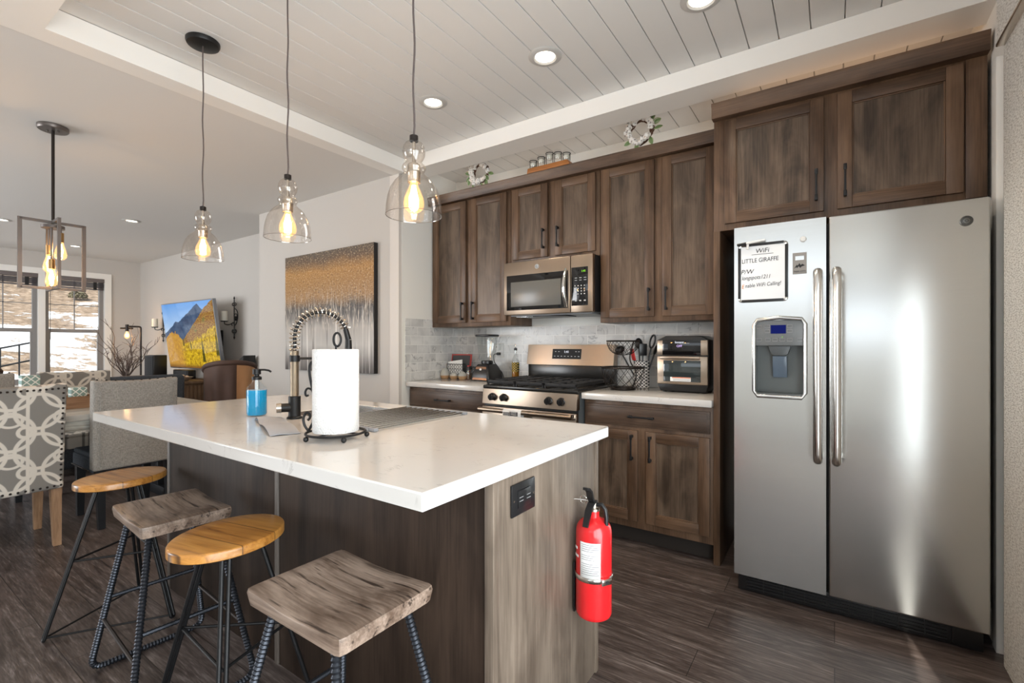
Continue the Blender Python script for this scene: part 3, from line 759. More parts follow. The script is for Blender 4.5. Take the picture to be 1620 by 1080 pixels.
# tea towel hung over the oven handle
tw = thing('tea_towel', 'white tea towel with black printed words over the oven handle', 'towel', (-1.800, 2.635, 0.45))
def towelfn(u, v):
    xx = -1.874+u*0.148; wob = 0.004*math.sin(u*9)
    s = v*0.78-0.06
    if s < 0: return Vector((xx, 2.652+0.0185*math.cos(s*50), 0.764+0.0185*math.sin(-s*50))) if s > -0.03 else Vector((xx, 2.672, 0.764-(-0.03-s)*9))
    a = min(s/0.0185, PI)
    if s < 0.0185*PI: return Vector((xx, 2.652+0.0185*math.cos(a), 0.764+0.0185*math.sin(a)))
    return Vector((xx, 2.6335-wob-0.0005, 0.764-(s-0.0185*PI)*0.62))
MB().grid(towelfn, 14, 60, (0, -0.0014, 0.0008)).build('cloth', towel_m, tw)
for (a, b_, c, d_) in ((0.004, 0.050, 0.735, 0.762), (0.056, 0.118, 0.742, 0.768), (0.004, 0.050, 0.700, 0.728), (0.056, 0.118, 0.722, 0.738), (0.004, 0.118, 0.600, 0.640), (0.01, 0.11, 0.520, 0.565)):
    MB().box(-1.866+a, 2.6250, c, -1.866+b_, 2.6272, d_).build('printed_block', ink, tw)
for a, b_, zz in ((0.008, 0.046, 0.7415), (0.008, 0.046, 0.749), (0.008, 0.046, 0.7565), (0.008, 0.046, 0.707), (0.008, 0.046, 0.715), (0.008, 0.046, 0.723), (0.062, 0.112, 0.749), (0.062, 0.112, 0.757), (0.062, 0.112, 0.7645)):
    MB().box(-1.866+a, 2.6244, zz-0.0012, -1.866+b_, 2.6249, zz+0.0012).build('printed_line', towel_m, tw)

# ------------------------------------------------------------------ microwave
MX0, MX1 = -2.098, -1.357
t = thing('microwave', 'stainless over-the-range microwave hung under the short wall cabinet', 'microwave', (-1.727, 3.17, 1.443))
MB().box(MX0+0.002, 3.00, 1.447, MX1-0.002, 3.385, 1.842, bev=0.003).build('body', blackpl, t)
dr = MB().box(MX0, 2.962, 1.443, -1.528, 3.001, 1.842, bev=0.006).build('door', steel_w, t)
MB().box(MX0+0.028, 2.9605, 1.478, -1.545, 2.966, 1.742, bev=0.002).build('door_glass', blackgl, dr)
MB().box(MX0+0.068, 2.9592, 1.505, -1.600, 2.9606, 1.690, bev=0.0005).build('window_screen', pbr('grey microwave screen', (0.13, 0.125, 0.115), 0.25), dr)
mb = MB(); pts = []
for i in range(13):
    s = i/12; pts.append((-1.556, 2.955-0.034*math.sin(PI*s)-0.004, 1.483+0.27*s))
mb.tube(pts, 0.013, 10, rad=[0.009+0.006*math.sin(PI*i/12) for i in range(13)]).build('handle', chrome, dr)
MB().lathe([(0.0, 0.0), (0.016, 0), (0.0165, 0.0015), (0.0, 0.0015)], M=Matrix.Translation((-1.800, 2.9625, 1.793)) @ Matrix.Rotation(PI/2, 4, 'X')).build('maker_badge', chrome, dr)
mb = MB()
mb.tube([(-1.800+0.011*math.cos(a), 2.9605, 1.793+0.011*math.sin(a)) for a in [2*PI*i/20 for i in range(20)]], 0.0012, 5, closed=True)
mb.tube([(-1.800+0.005*math.cos(a), 2.9605, 1.793+0.005*math.sin(a)) for a in [PI*(0.3+1.6*i/14) for i in range(15)]], 0.0012, 5)
mb.build('badge_scroll', ink, dr)
cp = MB().box(-1.525, 2.962, 1.443, MX1, 3.001, 1.842, bev=0.006).build('control_panel', steel_w, t)
MB().box(-1.518, 2.9605, 1.490, -1.392, 2.966, 1.757, bev=0.002).build('keypad', blackgl, cp)
text('1:41', 0.020, (-1.425, 2.9600, 1.727), '-y', greentx, cp, 'clock_digits')
def marks(name, cells, m, par):
    for (x0_, x1_, y_, z0_, z1_) in cells: MB().box(x0_, y_, z0_, x1_, y_+0.0006, z1_).build(name, m, par, smooth=0)
cells = [(-1.492+c_*0.035, -1.474+c_*0.035, 2.9598, 1.680-r_*0.016, 1.684-r_*0.016) for r_ in range(2) for c_ in range(3)]
cells += [(-1.494+c_*0.024, -1.486+c_*0.024, 2.9598, 1.624-r_*0.019, 1.632-r_*0.019) for r_ in range(4) for c_ in range(4)]
cells += [(-1.490+c_*0.034, -1.476+c_*0.034, 2.9598, 1.520, 1.529) for c_ in range(3)]
marks('key_mark', cells, bpy.data.materials['pale button print'], cp)
mb = MB(); mb.box(MX0+0.03, 3.02, 1.436, MX1-0.03, 3.36, 1.4468); mb.build('vent_grille', midgrey, t)
MB().box(MX0+0.22, 3.03, 1.428, MX0+0.50, 3.20, 1.4358, bev=0.002).build('filter', blackpl, t)
MB().box(MX0+0.06, 3.05, 1.431, MX0+0.16, 3.13, 1.4358).build('lamp_lens', glass_c, t)

# ------------------------------------------------------------------ refrigerator
F0, F1, FS = -0.408, 0.497, -0.026
t = thing('refrigerator', 'side by side stainless refrigerator with ice dispenser in the left door', 'refrigerator', (0.045, 2.95, 0))
MB().box(F0+0.006, 2.615, 0.02, F1-0.006, 3.36, 1.775, bev=0.004).build('case', pbr('charcoal refrigerator case', (0.045, 0.045, 0.047), 0.45), t)
mb = MB().box(F0+0.012, 2.585, 0.006, F1-0.012, 2.614, 0.094, bev=0.003)
for i in range(4): mb.box(F0+0.05, 2.580, 0.022+i*0.015, F1-0.12, 2.586, 0.029+i*0.015)
for i in range(9): mb.box(F0+0.12+i*0.085, 2.578, 0.018, F0+0.124+i*0.085, 2.5855, 0.084)
mb.build('toe_grille', blackpl, t)
MB().cyl((F1-0.030, 2.625, 0.0005), (F1-0.030, 2.625, 0.03), 0.012, seg=12).build('leveling_foot', chrome, t)
MB().cyl((F0+0.030, 2.625, 0.0005), (F0+0.030, 2.625, 0.03), 0.012, seg=12).build('leveling_foot', chrome, t)
# left door is built around the dispenser opening
DX0, DX1, DZ0, DZ1 = -0.318, -0.112, 0.978, 1.335
mb = MB(); fy0, fy1 = 2.540, 2.612
lz0, lz1 = 0.098, 1.792
mb.box(F0, fy0, lz0, DX0, fy1, lz1, bev=0.0).box(DX1, fy0, lz0, FS-0.005, fy1, lz1).box(DX0, fy0, lz0, DX1, fy1, DZ0).box(DX0, fy0, DZ1, DX1, fy1, lz1)
bmesh.ops.remove_doubles(mb.bm, verts=mb.bm.verts[:], dist=1e-5)
bad = [f for f in mb.bm.faces if False]
ld = mb.build('freezer_door', steel, t, smooth=0)
rd = MB().box(FS+0.005, fy0, lz0, F1, fy1, lz1, bev=0.007, seg=3).build('fresh_food_door', steel, t)
for xx, dd in ((-0.061, ld), (0.008, rd)):
    pts = [(xx, 2.500, 0.706), (xx, 2.484, 0.716), (xx, 2.478, 0.74)]+[(xx, 2.478-0.006*math.sin(PI*i/10), 0.74+0.77*i/10) for i in range(1, 10)]+[(xx, 2.478, 1.51), (xx, 2.484, 1.534), (xx, 2.500, 1.544)]
    mb = MB().tube(pts, 0.0185, 14)
    mb.build('handle', brushed('bright handle steel', (0.80, 0.79, 0.77), 0.2, 'z') if dd is ld else bpy.data.materials['bright handle steel'], dd)
    mb = MB()
    for zz in (0.716, 1.532): mb.box(xx-0.013, 2.492, zz-0.020, xx+0.013, fy0+0.001, zz+0.020, bev=0.004)
    mb.build('handle_mount', chrome, dd)
# dispenser
dp = MB()
dp.box(DX0, 2.606, DZ0, DX1, 2.611, 1.215)                       # recess back
dp.box(DX0, 2.552, DZ0, DX0+0.004, 2.606, 1.215).box(DX1-0.004, 2.552, DZ0, DX1, 2.606, 1.215)
dpo = dp.build('dispenser', pbr('dispenser recess grey', (0.13, 0.145, 0.145), 0.22), ld, smooth=0)
MB().box(DX0+0.001, 2.541, 1.215, DX1-0.001, 2.606, DZ1-0.001, bev=0.003).build('dispenser_panel', pbr('dispenser panel grey', (0.16, 0.17, 0.175), 0.3), dpo)
mb = MB(); e = 0.014
mb.tube([(DX0-0.002, 2.539, DZ0+0.02), (DX0-0.002, 2.539, DZ1-0.02), (DX0+0.012, 2.539, DZ1+0.003), ((DX0+DX1)/2, 2.539, DZ1+0.012), (DX1-0.012, 2.539, DZ1+0.003), (DX1+0.002, 2.539, DZ1-0.02), (DX1+0.002, 2.539, DZ0+0.02), (DX1-0.012, 2.539, DZ0-0.003), (DX0+0.012, 2.539, DZ0-0.003)], 0.0095, 10, closed=True)
mb.build('dispenser_bezel', steel, dpo)
MB().box(DX0+0.006, 2.546, DZ0+0.001, DX1-0.006, 2.604, DZ0+0.012, bev=0.002).build('drip_tray', greypl, dpo)
MB().prism([(-0.262, 1.214), (-0.168, 1.214), (-0.180, 1.176), (-0.194, 1.168), (-0.236, 1.168), (-0.250, 1.176)], 2.553, 2.600, 'y', bev=0.003).build('spout', greypl, dpo)
MB().box(-0.245, 2.562, 1.062, -0.185, 2.572, 1.167, bev=0.004, M=Matrix.Translation((0, 2.57, 1.167)) @ Matrix.Rotation(0.22, 4, 'X') @ Matrix.Translation((0, -2.57, -1.167))).build('paddle', pbr('smoke blue paddle', (0.12, 0.16, 0.21), 0.15), dpo)
MB().box(-0.250, 2.5395, 1.272, -0.187, 2.542, 1.312).build('display', bluescr, dpo)
mb = MB()
for xx, zz in ((-0.299, 1.305), (-0.299, 1.243), (-0.262, 1.243), (-0.232, 1.243), (-0.202, 1.243), (-0.172, 1.243), (-0.132, 1.243), (-0.264, 1.306), (-0.264, 1.284), (-0.172, 1.306), (-0.172, 1.284)):
    w_, h_ = 0.010, 0.007
    pl = [(xx-w_, 2.5395, zz-h_), (xx+w_, 2.5395, zz-h_), (xx+w_, 2.5395, zz+h_), (xx-w_, 2.5395, zz+h_)]
    mb.tube(pl, 0.0007, 4, closed=True)
mb.build('button_outline', bpy.data.materials['pale button print'], dpo)
MB().ball((-0.202, 2.5395, 1.256), 0.0018, 8).build('indicator_lamp', greentx, dpo)
MB().lathe([(0, 0), (0.020, 0), (0.020, 0.003), (0.017, 0.005), (0, 0.005)], M=Matrix.Translation((0.428, 2.5405, 1.706)) @ Matrix.Rotation(PI/2, 4, 'X')).build('maker_badge', pbr('grey badge metal', (0.20, 0.20, 0.19), 0.35, 0.7), rd)
mb = MB()
for r_ in (0.0165, 0.0125): mb.tube([(0.428+r_*math.cos(a), 2.5350, 1.706+r_*math.sin(a)) for a in [2*PI*i/24 for i in range(24)]], 0.0008, 5, closed=True)
for k in range(4):
    a = PI/2*k+0.6; mb.tube([(0.428+0.003*math.cos(a)+0.005*q*math.cos(a+q*2.2), 2.5350, 1.706+0.003*math.sin(a)+0.005*q*math.sin(a+q*2.2)) for q in [i/6 for i in range(7)]], 0.0008, 5)
mb.build('badge_scroll', ink, rd)
mb = MB().lathe([(0, 0), (0.0125, 0), (0.0125, 0.010), (0.010, 0.013), (0, 0.013)], M=Matrix.Translation((-0.118, 2.5395, 1.702)) @ Matrix.Rotation(PI/2, 4, 'X'))
tag(mb.build('round_magnet', whitep), 'small round white magnet near the top of the left refrigerator door', 'magnet')
# whiteboard, marker and bottle opener stuck on the left door
t = thing('whiteboard', 'small whiteboard with handwritten wifi note on the left refrigerator door', 'whiteboard', (-0.285, 2.536, 1.42))
bx0, bx1, bz0, bz1 = -0.390, -0.178, 1.424, 1.706
MB().box(bx0+0.010, 2.5335, bz0+0.010, bx1-0.010, 2.5395, bz1-0.010).build('board', pbr('gloss white board', (0.88, 0.89, 0.90), 0.15), t)
mb = MB()
mb.box(bx0, 2.530, bz0+0.016, bx0+0.013, 2.5397, bz1-0.016, bev=0.003).box(bx1-0.013, 2.530, bz0+0.016, bx1, 2.5397, bz1-0.016, bev=0.003)
mb.box(bx0+0.016, 2.530, bz0, bx1-0.016, 2.5397, bz0+0.013, bev=0.003).box(bx0+0.016, 2.530, bz1-0.013, bx1-0.016, 2.5397, bz1, bev=0.003)
mb.build('frame', blackpl, t)
mb = MB()
for cx, cz, q0 in ((bx0+0.017, bz0+0.017, PI), (bx1-0.017, bz0+0.017, 1.5*PI), (bx1-0.017, bz1-0.017, 0), (bx0+0.017, bz1-0.017, PI/2)):
    mb.tube([(cx+0.0105*math.cos(q0+PI/2*i/6), 2.5345, cz+0.0105*math.sin(q0+PI/2*i/6)) for i in range(7)], 0.0062, 8)
mb.build('corner_cap', chrome, t)
ty = 2.5330
text('WiFi', 0.030, (-0.285, ty, 1.668), '-y', ink, t, 'handwriting', shear=0.15, tilt=0.02)
MB().box(-0.330, ty-0.0003, 1.651, -0.238, ty+0.0006, 1.6530).build('underline', ink, t)
text('LITTLE GIRAFFE', 0.0285, (-0.374, ty, 1.622), '-y', ink, t, 'handwriting', align='LEFT', sx=0.80, tilt=0.02, shear=0.05)
text('P/W', 0.030, (-0.378, ty, 1.571), '-y', ink, t, 'handwriting', align='LEFT', shear=0.2)
text('longspots1211', 0.0265, (-0.374, ty, 1.541), '-y', ink, t, 'handwriting', align='LEFT', sx=0.80, shear=0.25, tilt=0.02)
text('E', 0.027, (-0.374, ty, 1.500), '-y', orange_ink, t, 'handwriting', align='LEFT', sx=0.8, shear=0.15)
text('nable WiFi Calling!', 0.0250, (-0.359, ty, 1.503), '-y', ink, t, 'handwriting', align='LEFT', sx=0.80, shear=0.2, tilt=0.04)
t = thing('marker_pen', 'white marker pen with black cap clipped along the top of the whiteboard', 'pen', (-0.33, 2.524, 1.705))
MB().cyl((-0.352, 2.523, 1.708), (-0.272, 2.523, 1.716), 0.0055, seg=12).build('barrel', whitep, t)
MB().cyl((-0.392, 2.523, 1.704), (-0.352, 2.523, 1.708), 0.0065, seg=12).build('cap', blackpl, t)
MB().box(-0.351, 2.522, 1.678, -0.341, 2.5295, 1.704, bev=0.001).build('clip', whitep, t)
t = thing('magnet_opener', 'flat grey bottle opener magnet with PARK CITY on it, right of the whiteboard', 'magnet', (-0.132, 2.537, 1.545))
mb = MB()
mb.box(-0.160, 2.5355, 1.545, -0.105, 2.5395, 1.608).box(-0.160, 2.5355, 1.628, -0.105, 2.5395, 1.642).box(-0.160, 2.5355, 1.608, -0.150, 2.5395, 1.628).box(-0.115, 2.5355, 1.608, -0.105, 2.5395, 1.628)
mb.build('plate', pbr('grey coated plate', (0.30, 0.28, 0.26), 0.4), t)
text('PARK CITY', 0.0115, (-0.1325, 2.5352, 1.556), '-y', ink, t, 'lettering', sx=0.82)
mb = MB().prism([(-0.155, 1.570), (-0.143, 1.588), (-0.140, 1.583), (-0.133, 1.594), (-0.128, 1.585), (-0.122, 1.590), (-0.111, 1.582), (-0.124, 1.578), (-0.130, 1.572), (-0.136, 1.580), (-0.142, 1.572), (-0.146, 1.576)], 2.5350, 2.5356, 'y')
mb.build('mountain_print', ink, t)

# ------------------------------------------------------------------ island
IX0, IX1, IY0, IY1 = -2.78, -0.70, 0.70, 1.67
t = thing('kitchen_island', 'brown kitchen island body under the long white countertop, with dark overhang side', 'island', (-1.74, 1.3, 0))
MB().box(-2.752, 1.004, 0.09, -0.752, 1.640, 0.872).build('body', cab_v, t, smooth=0)
MB().box(-2.74, 1.06, 0.001, -0.76, 1.58, 0.09).build('toe_kick', bpy.data.materials['dark toe kick'], t, smooth=0)
MB().box(-0.752, 1.004, 0.001, -0.737, 1.640, 0.872, bev=0.001).build('end_panel', isl_w, t)
MB().box(-0.760, 0.985, 0.001, -0.731, 1.0105, 0.872, bev=0.002).build('corner_trim', isl_w, t)
MB().box(-0.760, 1.624, 0.001, -0.731, 1.647, 0.872, bev=0.002).build('corner_trim', isl_w, t)
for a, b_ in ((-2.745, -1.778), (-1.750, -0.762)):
    MB().box(a, 0.990, 0.001, b_, 1.0035, 0.872, bev=0.001).build('side_panel', wood('shaded stained island panel', (0.014, 0.0085, 0.006), (0.052, 0.033, 0.023), 'z', 0.5, 0.5, 0.9, spec=0.2) if 'shaded stained island panel' not in bpy.data.materials else bpy.data.materials['shaded stained island panel'], t)  # dark stain, deepened so the stool side's shade is in the colour
MB().box(-1.775, 0.984, 0.001, -1.753, 1.0035, 0.872, bev=0.002).build('seam_strip', pbr('grey brown seam strip', (0.12, 0.10, 0.085), 0.4), t)
MB().box(-2.766, 0.984, 0.001, -2.746, 1.02, 0.872, bev=0.002).build('corner_trim', bpy.data.materials['grey brown seam strip'], t)
for k in range(3):
    a = -2.73+k*0.66
    mb = MB(); mb.box(a, 1.6405, 0.12, a+0.63, 1.659, 0.86, bev=0.002); mb.build('door', cab_v, t)
# countertop with the sink cut out
SX0, SX1, SY0, SY1 = -2.03, -1.40, 1.185, 1.555
def ringtop(mb, z0, z1):
    O = [(IX0, IY0), (IX1, IY0), (IX1, IY1), (IX0, IY1)]; I = [(SX0, SY0), (SX1, SY0), (SX1, SY1), (SX0, SY1)]
    V = lambda p, z: mb.bm.verts.new((p[0], p[1], z))
    ot = [V(p, z1) for p in O]; it = [V(p, z1) for p in I]; ob = [V(p, z0) for p in O]; ib = [V(p, z0) for p in I]
    for i in range(4):
        j = (i+1) % 4
        mb._f([ot[i], ot[j], it[j], it[i]]); mb._f([ob[j], ob[i], ib[i], ib[j]])
        mb._f([ob[i], ob[j], ot[j], ot[i]]); mb._f([ib[j], ib[i], it[i], it[j]])
mb = MB(); ringtop(mb, 0.8735, 0.914)
ct = mb.build('island_countertop', quartz_m, smooth=30)
bv = ct.modifiers.new('bevel', 'BEVEL'); bv.width = 0.004; bv.segments = 2; bv.limit_method = 'ANGLE'
tag(ct, 'long white quartz countertop of the island with a sink cut into it', 'countertop')
mb = MB()
s0, s1, q0, q1, zb_ = SX0+0.004, SX1-0.004, SY0+0.004, SY1-0.004, 0.70
mb.box(s0, q0, zb_, s1, q1, zb_+0.004).box(s0, q0, zb_, s0+0.004, q1, 0.912).box(s1-0.004, q0, zb_, s1, q1, 0.912).box(s0, q0, zb_, s1, q0+0.004, 0.912).box(s0, q1-0.004, zb_, s1, q1, 0.912)
t = thing('sink', 'steel sink bowl sunk in the island countertop behind the paper towel', 'sink', ((s0+s1)/2, (q0+q1)/2, zb_))
mb.build('bowl', steel, t, smooth=0)
MB().lathe([(0, 0.004), (0.035, 0.004), (0.04, 0.006), (0.03, 0.006), (0, 0.005)], ((s0+s1)/2, (q0+q1)/2, zb_), 20).build('drain', chrome, t)
# socket plate on the island end
t = thing('power_outlet', 'black power outlet plate on the end panel of the island', 'outlet', (-0.736, 1.13, 0.786))
MB().box(-0.7365, 1.070, 0.742, -0.730, 1.192, 0.832, bev=0.003).build('cover_plate', blackpl, t)
MB().box(-0.7305, 1.098, 0.762, -0.7262, 1.164, 0.812, bev=0.002).build('receptacle', blackpl, t)
for yy in (1.112, 1.150):
    MB().box(-0.7264, yy-0.010, 0.781, -0.7257, yy+0.010, 0.783).build('slot', grey_ink, t)
    MB().box(-0.7264, yy-0.010, 0.791, -0.7257, yy+0.010, 0.793).build('slot', grey_ink, t)
for yy in (1.080, 1.182): MB().lathe([(0, 0), (0.003, 0), (0.003, 0.001), (0, 0.001)], M=Matrix.Translation((-0.7302, yy, 0.787)) @ Matrix.Rotation(PI/2, 4, 'Y'), seg=10).build('screw', nickel, t)

# fire extinguisher strapped to the island end
ex, ey, ez = -0.664, 1.458, 0.322
t = thing('fire_extinguisher', 'red fire extinguisher strapped to the end of the island', 'fire extinguisher', (ex, ey, ez))
R = 0.0595
prof = [(0, 0.004), (0.040, 0.004), (0.050, 0.0), (0.0575, 0.006), (R, 0.016), (R, 0.272), (0.0585, 0.286), (0.054, 0.300), (0.045, 0.311), (0.033, 0.318), (0.022, 0.322), (0.0185, 0.326), (0.0185, 0.345), (0, 0.345)]
MB().lathe(prof, (ex, ey, ez), 40).build('cylinder', red_m, t)
MB().lathe([(0.0175, 0.345), (0.020, 0.346), (0.020, 0.354), (0.013, 0.356), (0.013, 0.372), (0, 0.372)], (ex, ey, ez), 24).build('valve', nickel, t)
def arcpatch(a0, a1, z0, z1, r, m, name, par, th=0.0008):
    mb = MB(); n = 18
    mb.grid(lambda u, v: Vector((ex+r*math.cos(a0+(a1-a0)*u), ey+r*math.sin(a0+(a1-a0)*u), ez+z0+(z1-z0)*v)), n, 2)
    o = mb.build(name, m, par)
    s = o.modifiers.new('thickness', 'SOLIDIFY'); s.thickness = th; s.offset = -1
    return o
ca = math.atan2(-ey, -ex)     # angle of the side that faces the room
lb = arcpatch(ca-0.80, ca+0.36, 0.142, 0.258, R+0.0010, paper, 'label', t)
for i in range(15):
    zz = 0.250-i*0.0068
    if i in (4, 8): continue
    w0 = -0.70 if i % 4 else -0.70; w1 = (0.26, 0.20, 0.28, 0.05)[i % 4]
    arcpatch(ca+w0, ca+w1, zz, zz+0.0018, R+0.0016, grey_ink, 'printed_line', lb, 0.0004)
arcpatch(ca-1.35, ca-0.95, 0.20, 0.208, R+0.0012, paper, 'side_print', t)
arcpatch(ca-1.35, ca-1.05, 0.225, 0.233, R+0.0012, paper, 'side_print', t)
mb = MB(); n = 40
mb.grid(lambda u, v: Vector((ex+(R+0.0028)*math.cos(2*PI*u), ey+(R+0.0028)*math.sin(2*PI*u), ez+0.128+0.0165*v)), n, 1)
o = mb.build('strap', chrome, t); s_ = o.modifiers.new('thickness', 'SOLIDIFY'); s_.thickness = 0.0014; s_.offset = -1
ka = ca+0.62
Mk = Matrix.Translation((ex+(R+0.004)*math.cos(ka), ey+(R+0.004)*math.sin(ka), ez+0.136)) @ Matrix.Rotation(ka, 4, 'Z')
MB().box(-0.002, -0.018, -0.010, 0.008, 0.020, 0.010, bev=0.0015, M=Mk).build('buckle', chrome, t)
MB().box(0.0065, -0.006, -0.004, 0.0088, 0.006, 0.004, M=Mk).build('buckle_slot', ink, t)
MB().box(-0.7305, ey-0.022, ez-0.003, ex-R-0.0005, ey+0.022, ez+0.165, bev=0.002).build('wall_bracket', blackpl, t)
hd = Vector((math.cos(ca-0.5), math.sin(ca-0.5), 0)); sdv = Vector((-hd.y, hd.x, 0))
def bar2(pts, w, th):
    mb = MB(); P = [Vector((ex, ey, ez))+hd*a+Vector((0, 0, z)) for a, z in pts]
    rows = []
    for i, p in enumerate(P):
        d = (P[min(i+1, len(P)-1)]-P[max(i-1, 0)]).normalized(); nrm = d.cross(sdv).normalized()
        rows.append([mb.bm.verts.new(p+sdv*sw*w[i]/2+nrm*sn*th/2) for sw, sn in ((-1, -1), (1, -1), (1, 1), (-1, 1))])
    for A, B in zip(rows, rows[1:]):
        for k in range(4): mb._f([A[k], A[(k+1) % 4], B[(k+1) % 4], B[k]])
    mb._f(rows[0][::-1]); mb._f(rows[-1]); return mb
bar2([(-0.012, 0.366), (0.010, 0.373), (0.024, 0.395), (0.030, 0.414), (0.044, 0.427), (0.058, 0.430)], [0.016, 0.02, 0.022, 0.022, 0.02, 0.016], 0.008).build('squeeze_lever', blackpl, t)
bar2([(-0.010, 0.374), (0.018, 0.372), (0.036, 0.352), (0.050, 0.322), (0.056, 0.305)], [0.018, 0.022, 0.022, 0.02, 0.018], 0.008).build('carry_handle', blackpl, t)
pc = Vector((ex, ey, ez+0.376))+hd*0.006-sdv*0.020
MB().tube([pc-sdv*0.016+(sdv*math.cos(a)+Vector((0, 0, 1))*math.sin(a))*0.013 for a in [2*PI*i/20 for i in range(20)]], 0.0013, 6, closed=True).build('pull_ring', chrome, t)
MB().tube([pc, pc-sdv*0.045+Vector((0, 0, -0.004)), pc-sdv*0.075+Vector((0, 0, -0.010))], 0.0014, 6).build('tamper_tie', whitep, t)
MB().tube([Vector((ex, ey, ez+0.366))+sdv*a+Vector((0, 0, z)) for a, z in ((0.008, 0), (0.030, 0.004), (0.042, -0.010), (0.046, -0.034), (0.046, -0.060))], 0.007, 10).build('nozzle', blackpl, t)
MB().lathe([(0, 0), (0.011, 0), (0.012, 0.008), (0, 0.008)], M=Matrix.Translation(Vector((ex, ey, ez+0.362))-sdv*0.014) @ Matrix.Rotation(-PI/2, 4, sdv.cross(Vector((0, 0, 1)))), seg=18).build('gauge', chrome, t)

# ------------------------------------------------------------------ things on the island
def fillet(P, r, n=6):
    P = [Vector(p) for p in P]; out = [P[0]]
    for i in range(1, len(P)-1):
        a = (P[i-1]-P[i]); b = (P[i+1]-P[i]); ra = min(r, a.length*0.48, b.length*0.48)
        p0 = P[i]+a.normalized()*ra; p1 = P[i]+b.normalized()*ra
        for k in range(n+1):
            s = k/n; out.append(p0*(1-s)**2+P[i]*2*s*(1-s)+p1*s*s)
    out.append(P[-1]); return out
def resample(P, step):
    out = [P[0]]; acc = 0
    for a, b in zip(P, P[1:]):
        L = (b-a).length; d = step-acc
        while d <= L: out.append(a+(b-a)*(d/L)); d += step
        acc = (acc+L) % step
    out.append(P[-1]); return out
def spiral(c, ax, ay, r0, r1, a0, a1, n=18):
    c = Vector(c); ax = Vector(ax); ay = Vector(ay)
    return [c+(ax*math.cos(a0+(a1-a0)*i/n)+ay*math.sin(a0+(a1-a0)*i/n))*(r0+(r1-r0)*i/n) for i in range(n+1)]
ZI = 0.9145
CR = Vector((0.826, 0.5635, 0)); CF = Vector((-0.5635, 0.826, 0)); UP = Vector((0, 0, 1))
# paper towel holder and roll
hx, hy = -1.350, 0.955; hc = Vector((hx, hy, ZI))
t = thing('paper_towel_holder', 'black scrolled iron paper towel holder standing on the island', 'paper towel holder', (hx, hy, ZI))
MB().tube([hc+Vector((0.092*math.cos(a), 0.092*math.sin(a), 0.019)) for a in [2*PI*i/48 for i in range(48)]], 0.0042, 8, closed=True).build('base_ring', blackm, t)
mb = MB()
for a in (0.3, 0.3+PI/2): mb.tube([hc+Vector((0.092*math.cos(a), 0.092*math.sin(a), 0.019)), hc+Vector((-0.092*math.cos(a), -0.092*math.sin(a), 0.019))], 0.003, 6)
mb.build('cross_bar', blackm, t)
for a in (PI*1.28, PI*1.72, PI*0.10, PI*0.72): MB().ball(hc+Vector((0.097*math.cos(a+0.5), 0.097*math.sin(a+0.5), 0.0085)), 0.0085, 14).build('foot', blackm, t)
mb = MB().tube([hc+UP*0.019, hc+UP*0.305], 0.0038, 8); mb.build('spindle', blackm, t)
mb = MB(); lc = hc+UP*0.322
mb.tube([lc+(CR*0.012*math.cos(a)+UP*0.022*math.sin(a))+CR*0.004 for a in [-PI/2+2*PI*i/24 for i in range(24)]], 0.0038, 8, closed=True)
mb.build('top_loop', blackm, t)
sb = hc-CR*0.092+UP*0.018
def sp(a, z): return sb+CR*a+UP*z
S = [sp(0.000, 0.0), sp(0.010, 0.020), sp(0.022, 0.042), sp(0.030, 0.075), sp(0.024, 0.110), sp(0.014, 0.145), sp(0.006, 0.185), sp(0.004, 0.215), sp(0.012, 0.232), sp(0.024, 0.234), sp(0.031, 0.222), sp(0.026, 0.210), sp(0.018, 0.214)]
MB().tube(resample(fillet(S, 0.012), 0.004), 0.0042, 8).build('side_scroll', blackm, t)
S2 = [sp(0.003, 0.004), sp(-0.012, 0.022), sp(-0.016, 0.048), sp(-0.006, 0.066), sp(0.006, 0.062), sp(0.008, 0.048), sp(0.000, 0.040)]
MB().tube(resample(fillet(S2, 0.012), 0.004), 0.0042, 8).build('lower_scroll', blackm, t)
S3 = [sp(0.022, 0.118), sp(0.012, 0.142), sp(-0.002, 0.146), sp(-0.010, 0.132), sp(-0.006, 0.118), sp(0.002, 0.122)]
MB().tube(resample(fillet(S3, 0.012), 0.004), 0.0036, 8).build('middle_scroll', blackm, t)
def towel_roll():
    m, n, l, b = newmat('embossed paper towel'); x = NX(n, l); o = x.obj(); s = x.sep(o)
    an = x.m('MULTIPLY', x.m('ARCTAN2', s[1], s[0]), 0.075)
    def rings(du, dv):
        a = x.m('SUBTRACT', x.m('FRACT', x.m('ADD', x.m('DIVIDE', an, 0.034), 20+du)), 0.5)
        c = x.m('SUBTRACT', x.m('FRACT', x.m('ADD', x.m('DIVIDE', s[2], 0.040), 20+dv)), 0.5)
        d = x.m('SQRT', x.m('ADD', x.m('MULTIPLY', a, a), x.m('MULTIPLY', c, c)))
        return x.m('SINE', x.m('MULTIPLY', d, 27))
    h = x.m('MAXIMUM', rings(0, 0), rings(0.5, 0.5))
    b.inputs['Base Color'].default_value = (0.83, 0.825, 0.815, 1); b.inputs['Roughness'].default_value = 0.95
    b.inputs['Specular IOR Level'].default_value = 0.1
    x.bump(h, 0.55, b, 0.0022); return m
rl_m = towel_roll()
t = thing('paper_towel_roll', 'full white embossed paper towel roll on the black iron holder', 'paper towel', (hx, hy, ZI+0.0235))
MB().lathe([(0.020, 0), (0.0705, 0), (0.0722, 0.003), (0.0722, 0.264), (0.070, 0.267), (0.020, 0.266), (0.020, 0)], (hx, hy, ZI+0.0235), 64).build('sheets', rl_m, t)
